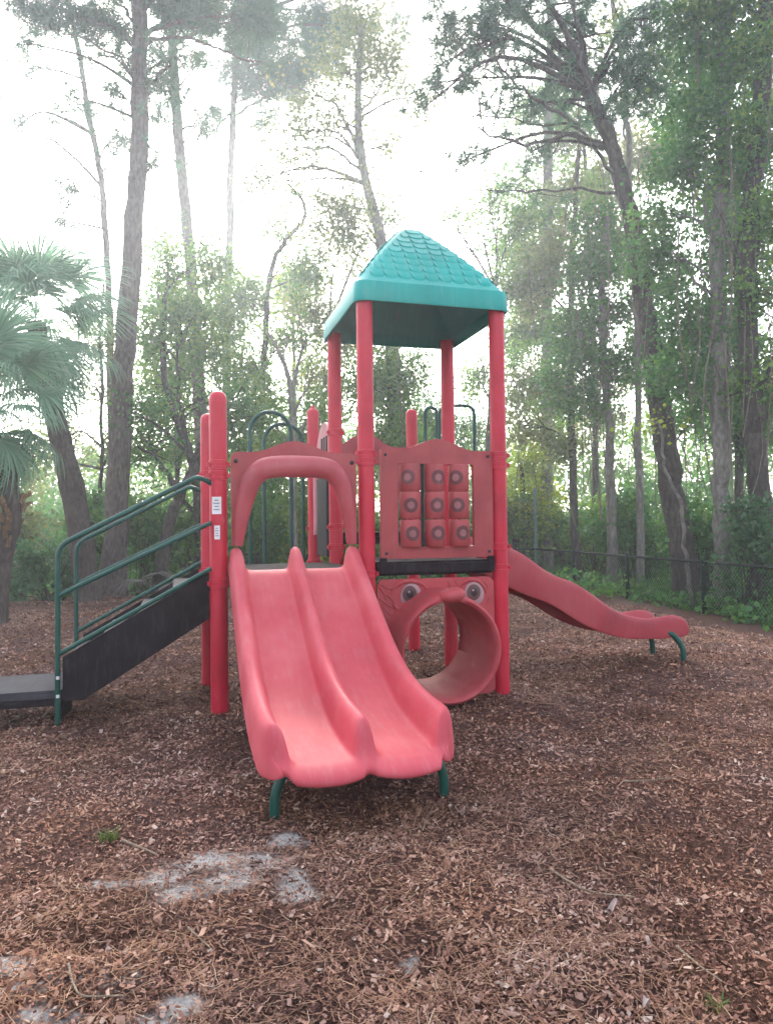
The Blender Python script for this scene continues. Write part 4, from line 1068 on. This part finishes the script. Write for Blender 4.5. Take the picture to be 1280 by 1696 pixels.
# leafy trees behind the playset, between the big trunks
fill = [
    ('leafy_tree', 'mid green leafy tree filling gap between the two front tower posts', 19, [(655, 950), (650, 780), (645, 650), (640, 560)], [(640, 640, 46, 56, 0, 1.6), (620, 560, 36, 50, 0, 1), (650, 720, 60, 46, 0, 1.4), (600, 640, 40, 60, .4, 1.2), (680, 620, 30, 50, .4, .8)], 'leaf', .105),
    ('leafy_tree', 'grey green leafy tree just left of the teal roof', 21, [(560, 960), (560, 800), (555, 640), (545, 540)], [(520, 500, 50, 44, 0, .9), (560, 560, 40, 60, 0, 1.0), (540, 650, 40, 60, .3, 1.3), (495, 560, 40, 40, 0, .5), (560, 420, 50, 36, 0, .9), (640, 350, 34, 30, .4, .5)], 'leafgrey', .11),
    ('leafy_tree', 'leafy tree hanging right of the teal roof, beside the front right tower post', 20, [(800, 950), (806, 800), (815, 620), (820, 480)], [(860, 380, 46, 50, 0, 1.1), (810, 340, 40, 30, 0, .7), (850, 480, 40, 50, 0, .9), (790, 620, 36, 50, .2, .6), (860, 620, 34, 56, .2, .9), (800, 380, 30, 40, .2, .6), (750, 370, 30, 20, 0, .3)], 'leaf', .11),
    ('leafy_tree', 'yellowish green leafy tree low beside front right tower post', 22, [(870, 960), (868, 850), (862, 760)], [(865, 760, 40, 50, 0, 1.2), (880, 830, 50, 50, 0, 1.4), (840, 840, 34, 40, .2, .8)], 'leafyellow', .11),
    ('leafy_tree', 'darker leafy tree showing under roof between rear tower posts', 23, [(705, 960), (702, 800), (696, 680)], [(700, 700, 50, 56, 0, 1.2), (740, 740, 50, 50, 0, 1.1), (670, 770, 60, 50, 0, 1.3), (780, 720, 34, 46, 0, .8)], 'leafdark', .11),
    ('leafy_tree', 'leafy tree between tall left pine and single red post pair', 22, [(300, 960), (296, 820), (290, 640)], [(285, 500, 44, 50, 0, 1.1), (400, 600, 44, 60, 0, 1), (300, 600, 50, 60, 0, 1.1), (300, 760, 60, 50, 0, 1.2), (250, 640, 40, 60, 0, 1), (380, 520, 40, 70, 0, .9), (330, 680, 46, 40, 0, .7), (270, 400, 34, 30, 0, .5)], 'leaf', .115),
    ('leafy_tree', 'bright green leafy tree behind slide hood opening', 20, [(440, 960), (446, 860), (450, 780)], [(440, 660, 46, 50, 0, 1), (510, 720, 46, 50, 0, 1.2), (440, 850, 50, 60, 0, 1.3), (500, 830, 50, 60, 0, 1.4), (410, 760, 40, 50, 0, 1.0), (470, 760, 46, 50, 0, 1.0), (540, 780, 50, 50, .3, 1.1)], 'leaf', .105),
    ('leafy_tree', 'pale yellow leafy treetop catching light left of roof eave', 27, [(490, 940), (488, 700), (486, 520)], [(490, 475, 44, 26, 0, 1.1), (470, 510, 36, 24, 0, .5), (505, 620, 36, 40, 0, .5)], 'leafyellow', .13),
    ('leafy_tree', 'tall leafy tree rising in middle of right-hand wood behind grey trunk', 24, [(985, 960), (985, 700), (975, 400), (965, 200)], [(985, 300, 60, 60, 0, 1.0), (940, 220, 50, 50, 0, .8), (1030, 400, 60, 60, 0, 1.1), (1080, 250, 60, 60, 0, 1.0), (920, 380, 40, 40, 0, .8), (1060, 640, 60, 34, 0, .9), (1000, 700, 46, 30, 0, .7)], 'leafgrey', .13),
    ('leafy_tree', 'dense dark leafy tree behind paired pale trunks at right', 17, [(1225, 960), (1222, 750), (1220, 450), (1225, 200)], [(1220, 420, 60, 70, 0, 1.2), (1200, 560, 60, 70, 0, 1.3), (1240, 700, 60, 70, 0, 1.3), (1160, 640, 46, 60, 0, 1.1), (1180, 330, 60, 60, 0, 1.2), (1250, 150, 60, 70, 0, 1.3), (1150, 120, 60, 60, 0, 1.2), (1100, 170, 46, 50, 0, .9)], 'leafdark', .11),
]
for nm_, lb_, y_, tr_, cr_, lm_, sz_ in fill:
    tree(nm_, lb_, y_, tr_, .13, .05, [], cr_, 'leaf', 34, 22, sz_, 'darkbark', lm_, group='leafy trees behind the fence', vines=6)

# shrubs along the fence and the edge of the mulch
for (nm_, lb_, y_, px, py, hx, hy, lm_, sz_) in [
    ('fern_shrub', 'bright green feathery bush at the foot of the leaning palm', 14.2, 85, 950, 62, 46, 'fern', .10),
    ('shrub', 'dark bush behind lower end of stair handrails', 17, 230, 900, 70, 60, 'leafdark', .10),
    ('shrub', 'olive bush under the slanting low oak trunk', 18, 310, 900, 60, 60, 'leaf', .10),
    ('shrub', 'green bush seen low through slide hood, left side', 18.5, 420, 910, 50, 70, 'leafdark', .10),
    ('shrub', 'yellow green bush seen through slide hood, right side', 19, 500, 905, 56, 60, 'leafyellow', .10),
    ('shrub', 'bush behind deck right of slide hood', 19, 590, 900, 60, 60, 'leaf', .10),
    ('shrub', 'bush behind the spinner panel', 20, 700, 890, 70, 60, 'leafdark', .10),
    ('shrub', 'bush just right of front right tower post, above wave slide', 22, 858, 880, 46, 60, 'leaf', .11),
    ('shrub', 'low dark bush at fence corner beside pale green pole', 22.5, 930, 890, 50, 60, 'leafdark', .11),
    ('shrub', 'olive bush behind first black fence post', 20, 985, 890, 54, 76, 'leaf', .11),
    ('shrub', 'tall dark bush behind fence, below the bright sky gap', 17.5, 1050, 880, 66, 84, 'leafdark', .10),
    ('shrub', 'bushy dark undergrowth clump behind fence, right of leaning trunk foot', 14, 1165, 920, 56, 70, 'leafdark', .09),
    ('shrub', 'bright viny bush climbing over fence at right edge', 12.0, 1240, 930, 56, 90, 'fern', .08),
    ('shrub', 'grey green bush behind the nearer palm at left edge', 15.5, 20, 880, 60, 60, 'leafgrey', .10),
    ('shrub', 'dark bush between leaning palm and tallest pine', 17, 150, 860, 40, 60, 'leafdark', .10)]:
    shrub(nm_, lb_, y_, px, py - 12, hx * 1.1, hy * 1.25, lm_, size=sz_, group='bushes along the fence')

# far wood: one loose mass beyond the trees
def far_wood():
    r = np.random.default_rng(99)
    n = 5200
    x = r.uniform(-24, 24, n); y = r.uniform(27, 40, n)
    top = 4.2 + 3.5 * vnoise(x, y * .2, 4.0, 40) + 2.5 * np.clip((x - 6) / 12, 0, 1)
    z = r.uniform(0, 1, n) ** 1.25 * top
    k = (vnoise(x, z * 1.3, 1.1, 41) > .36)
    c = np.stack([x, y, z - .2], -1)[k]
    v, f, t = leaves(c, .3, 20, .19, .2, r)
    new = new_obj('far_woodland', mesh_np('far_woodland', v, f, t), M['leaf'])
    tag(new, kind='stuff')
far_wood()
def litter():
    """Low ground cover under the trees."""
    r = np.random.default_rng(5)
    n = 5200
    x = r.uniform(-18, 18, n); y = r.uniform(15.0, 27, n)
    inside = (x < fence_x(y) - 1.2) & (y < 16.2)
    x, y = x[~inside], y[~inside]
    xr = r.uniform(0, 7, 1500); yr = r.uniform(9.5, 17, 1500); xr = fence_x(yr) - .1 + xr * .8
    x, y = np.r_[x, xr], np.r_[y, yr]
    h = .1 + .5 * vnoise(x, y, 1.5, 50)
    c = np.stack([x, y, ground_z(x, y) + r.random(len(x)) * h], -1)
    v, f, t = leaves(c, .14, 12, .09, 0, r)
    v[:, 2] = np.maximum(v[:, 2], ground_z(v[:, 0], v[:, 1]) + .005)
    tag(new_obj('undergrowth', mesh_np('undergrowth', v, f, t), M['leafdark']), kind='stuff')
litter()

def thicket():
    """Dense brush filling the wood's floor to about head height."""
    r = np.random.default_rng(17)
    n = 5200
    x = r.uniform(-16, 15, n); y = r.uniform(22.0, 27, n)
    top = 1.0 + 3.0 * vnoise(x, y, 1.6, 60) ** 1.4
    z = r.random(n) * top
    c = np.stack([x, y, z - .2], -1)
    v, f, t = leaves(c, .2, 16, .13, .1, r)
    tag(new_obj('thicket', mesh_np('thicket', v, f, t), M['leafdark']), kind='stuff')
thicket()

# ------------------------------------------------------------------ chain-link fence
def fence():
    FH = .9
    c0 = np.array([4.3, 21.0]); c1 = np.array([4.3 + 13.0 * .136, 8.0]); c2 = np.array([-12.5, 17.2])
    root = empty('chain_link_fence', (c0[0], c0[1], -.2))
    tag(root, 'low black chain-link fence along the edge of the wood behind the playset', 'fence')
    O_ = np.array([c0[0], c0[1], -.2])
    def seg(a, b, step):
        ln = np.linalg.norm(b - a); k = int(ln // step)
        ps = [a + (b - a) * i * step / ln for i in range(1, k + 1)]
        for p in ps:
            g = -.2
            MB().lathe([(.04, -.2), (.04, FH + .02), (.044, FH + .02), (.04, FH + .05), (.01, FH + .07)], (0, 0, 0), 10).build('post', M['fence'], root).location = (p[0] - O_[0], p[1] - O_[1], 0)
        r_ = MB().tube([(a[0] - O_[0], a[1] - O_[1], FH), (b[0] - O_[0], b[1] - O_[1], FH)], .024, 8)
        r_.build('top_rail', M['fence'], root)
        d = (b - a) / ln; nrm = np.array([-d[1], d[0]])
        vs, fs = [], []
        pit = .085
        for sgn in (1, -1):
            for i in range(int(ln / pit) + 12):
                s0 = i * pit - (FH if sgn > 0 else 0); s1 = s0 + sgn * FH
                if sgn < 0: s0 += 0
                lo, hi = 0.0, FH
                def clip(s): return min(max(s, 0), ln)
                if max(s0, s1) < 0 or min(s0, s1) > ln: continue
                z0, z1 = 0.0, FH
                if s0 < 0: z0 = (0 - s0) / (s1 - s0) * FH; s0 = 0
                if s1 < 0: z1 = (0 - s0) / (s1 - s0) * FH; s1 = 0
                if s0 > ln: z0 = (ln - s0) / (s1 - s0) * FH; s0 = ln
                if s1 > ln: z1 = (ln - s0) / (s1 - s0) * FH; s1 = ln
                p0, p1 = a + d * s0, a + d * s1
                w = .0055; off = nrm * .004 * sgn
                o = len(vs)
                for (p, z) in ((p0, z0), (p1, z1)):
                    vs.append((p[0] - O_[0] + off[0] - d[0] * w, p[1] - O_[1] + off[1] - d[1] * w, z)); vs.append((p[0] - O_[0] + off[0] + d[0] * w, p[1] - O_[1] + off[1] + d[1] * w, z))
                fs.append((o, o + 1, o + 3, o + 2))
        new_obj('mesh', mesh_np('mesh', np.array(vs), np.array(fs)), M['fence'], root)
    seg(c0, c1, 2.85); seg(c0, c2, 2.85)
    MB().lathe([(.045, -.3), (.045, 2.62), (.03, 2.66)], (0, 0, 0), 10).build('corner_post', M['palepole'], root)
fence()

# ------------------------------------------------------------------ small things lying about
def stick(label, pts, w, seed=0, name='fallen_twig', cat='twig', group='twigs lying on the mulch'):
    r = np.random.default_rng(seed); q = []
    for (px, py) in pts:
        g = on_ground(px, py); q.append(np.array([g[0], g[1], float(ground_z(g[0], g[1])) + .018 + r.random() * .012]))
    o = np.array([q[0][0], q[0][1], q[0][2]])
    t = MB().tube(smooth_path(q, 14) - o, np.linspace(w, w * .5, 14), 6, wob=.08).build(name, M['drytwig'], None)
    t.location = o
    return tag(t, label, cat, group)
stick('long pale curved twig on mulch, right of centre foreground', [(912, 1446), (945, 1468), (985, 1482), (1050, 1495)], .0045, 1)
stick('short brown stick beside the small green grass tuft', [(203, 1396), (228, 1410), (262, 1432)], .006, 2)
stick('curved bare twig near bottom left corner', [(114, 1624), (122, 1655), (140, 1672), (205, 1666)], .004, 3)
stick('thin hooked twig on mulch below the sandy patch', [(312, 1556), (330, 1572), (352, 1588)], .0035, 4)
stick('thin straight twig on mulch at far right foreground', [(1120, 1590), (1160, 1625), (1196, 1648)], .0035, 5)
stick('slender dry stalk leaning on mulch beside right slide leg', [(700, 1388), (708, 1360), (716, 1338)], .003, 6)
stick('pale twig on mulch at middle right', [(1030, 1304), (1070, 1303), (1120, 1299)], .005, 7)

def tuft(label, px, py, n, h, spread):
    g = on_ground(px, py); r = np.random.default_rng(px); vs, fs, ts = [], [], []
    for k in range(n):
        a = r.uniform(0, 6.28); b = np.array([r.normal(0, spread * .5), r.normal(0, spread * .5), 0])
        d = np.array([math.cos(a), math.sin(a), 0]); s = np.array([-d[1], d[0], 0]) * .0035
        hh = h * r.uniform(.5, 1.2)
        p = [b, b + d * hh * .25 + np.array([0, 0, hh * .6]), b + d * hh * .7 + np.array([0, 0, hh * .8])]
        o = len(vs); vs += [p[0] - s, p[0] + s, p[1] + s * .8, p[1] - s * .8, p[2] + s * .1, p[2] - s * .1]
        fs += [(o, o + 1, o + 2, o + 3), (o + 3, o + 2, o + 4, o + 5)]; ts += [r.random()] * 6
    o = new_obj('grass_tuft', mesh_np('grass_tuft', np.array(vs), np.array(fs), np.array(ts)), M['grass'])
    o.location = (g[0], g[1], float(ground_z(g[0], g[1])))
    tag(o, label, 'grass tuft')
tuft('small bright green grass tuft sprouting from mulch left of sandy patch', 180, 1392, 60, .055, .035)
tuft('sparse green grass blades at bottom right edge of the mulch', 1185, 1676, 24, .045, .03)

def leaf_thing(label, px, py, ln, wd, ang, tone, seed):
    g = on_ground(px, py); r = np.random.default_rng(seed); rows = []
    for u_ in np.linspace(0, 1, 9):
        w = wd * math.sin(math.pi * (u_ * .92 + .04)) ** .7
        rows.append([((u_ - .5) * ln, v_ * w / 2, .012 + .25 * wd * v_ * v_ + .02 * math.sin(u_ * 5 + seed)) for v_ in (-1, -.5, 0, .5, 1)])
    o = MB().grid(rows).build('dry_leaf', M['dryleaf'], None)
    o.location = (g[0], g[1], float(ground_z(g[0], g[1])) + .008); o.rotation_euler = (r.normal(0, .1), r.normal(0, .1), ang)
    tag(o, label, 'leaf', 'pale dry leaves on the mulch')
M['dryleaf'] = plastic('dry leaf', (.42, .33, .30), .8, (.52, .43, .40), 20)
leaf_thing('pale curled dry leaf on mulch at lower left, below the sandy patch', 192, 1574, .075, .04, .9, 0, 1)
leaf_thing('small tan leaf lying in front of right slide leg', 763, 1352, .05, .035, .3, 0, 2)
leaf_thing('pale flat leaf in the lower right foreground beside long curved twig', 1010, 1512, .07, .03, .1, 0, 3)
leaf_thing('pale leaf lying under the far left handrail post', 76, 1200, .09, .04, .5, 0, 4)
leaf_thing('whitish leaf lying at bottom edge, right of centre', 1068, 1672, .03, .02, .7, 0, 6)

# dead palm fronds heaped at the foot of the tallest pine
for k, (px, py, rz, lb) in enumerate([(215, 985, .4, 'grey dead palm frond heaped at tallest pine foot, left one'), (262, 980, 2.6, 'grey dead palm frond heaped under handrail, right one'), (236, 975, 1.5, 'grey dead palm frond on top of the heap under handrail')]):
    me = FROND[k].copy(); me.materials.clear(); me.materials.append(M['deadfrond'])
    o = bpy.data.objects.new('dead_palm_frond', me); COL.objects.link(o)
    g = P(px, py, 14.6); o.location = (g[0], g[1], float(ground_z(g[0], g[1])) + .12 + .12 * k); o.rotation_euler = (.2 - .2 * k, -.12, rz); o.scale = (.75, .75, .75)
    tag(o, lb, 'palm frond', 'dead palm fronds')

# ------------------------------------------------------------------ haze volume added to imitate lens glare
def haze():
    m, N, L, out = mat_new('glare haze')
    pv = N.new('ShaderNodeVolumePrincipled')
    pv.inputs['Color'].default_value = (.84, .91, 1.0, 1)
    pv.inputs['Density'].default_value = HAZE
    pv.inputs['Anisotropy'].default_value = .70
    L.new(pv.outputs[0], out.inputs['Volume'])
    b = MB().box((0, 0, 12.0), (240, 240, 27.0)).build('haze', m, None, smooth=False)
    tag(b, kind='stuff')
HAZE = 0.0038
haze()
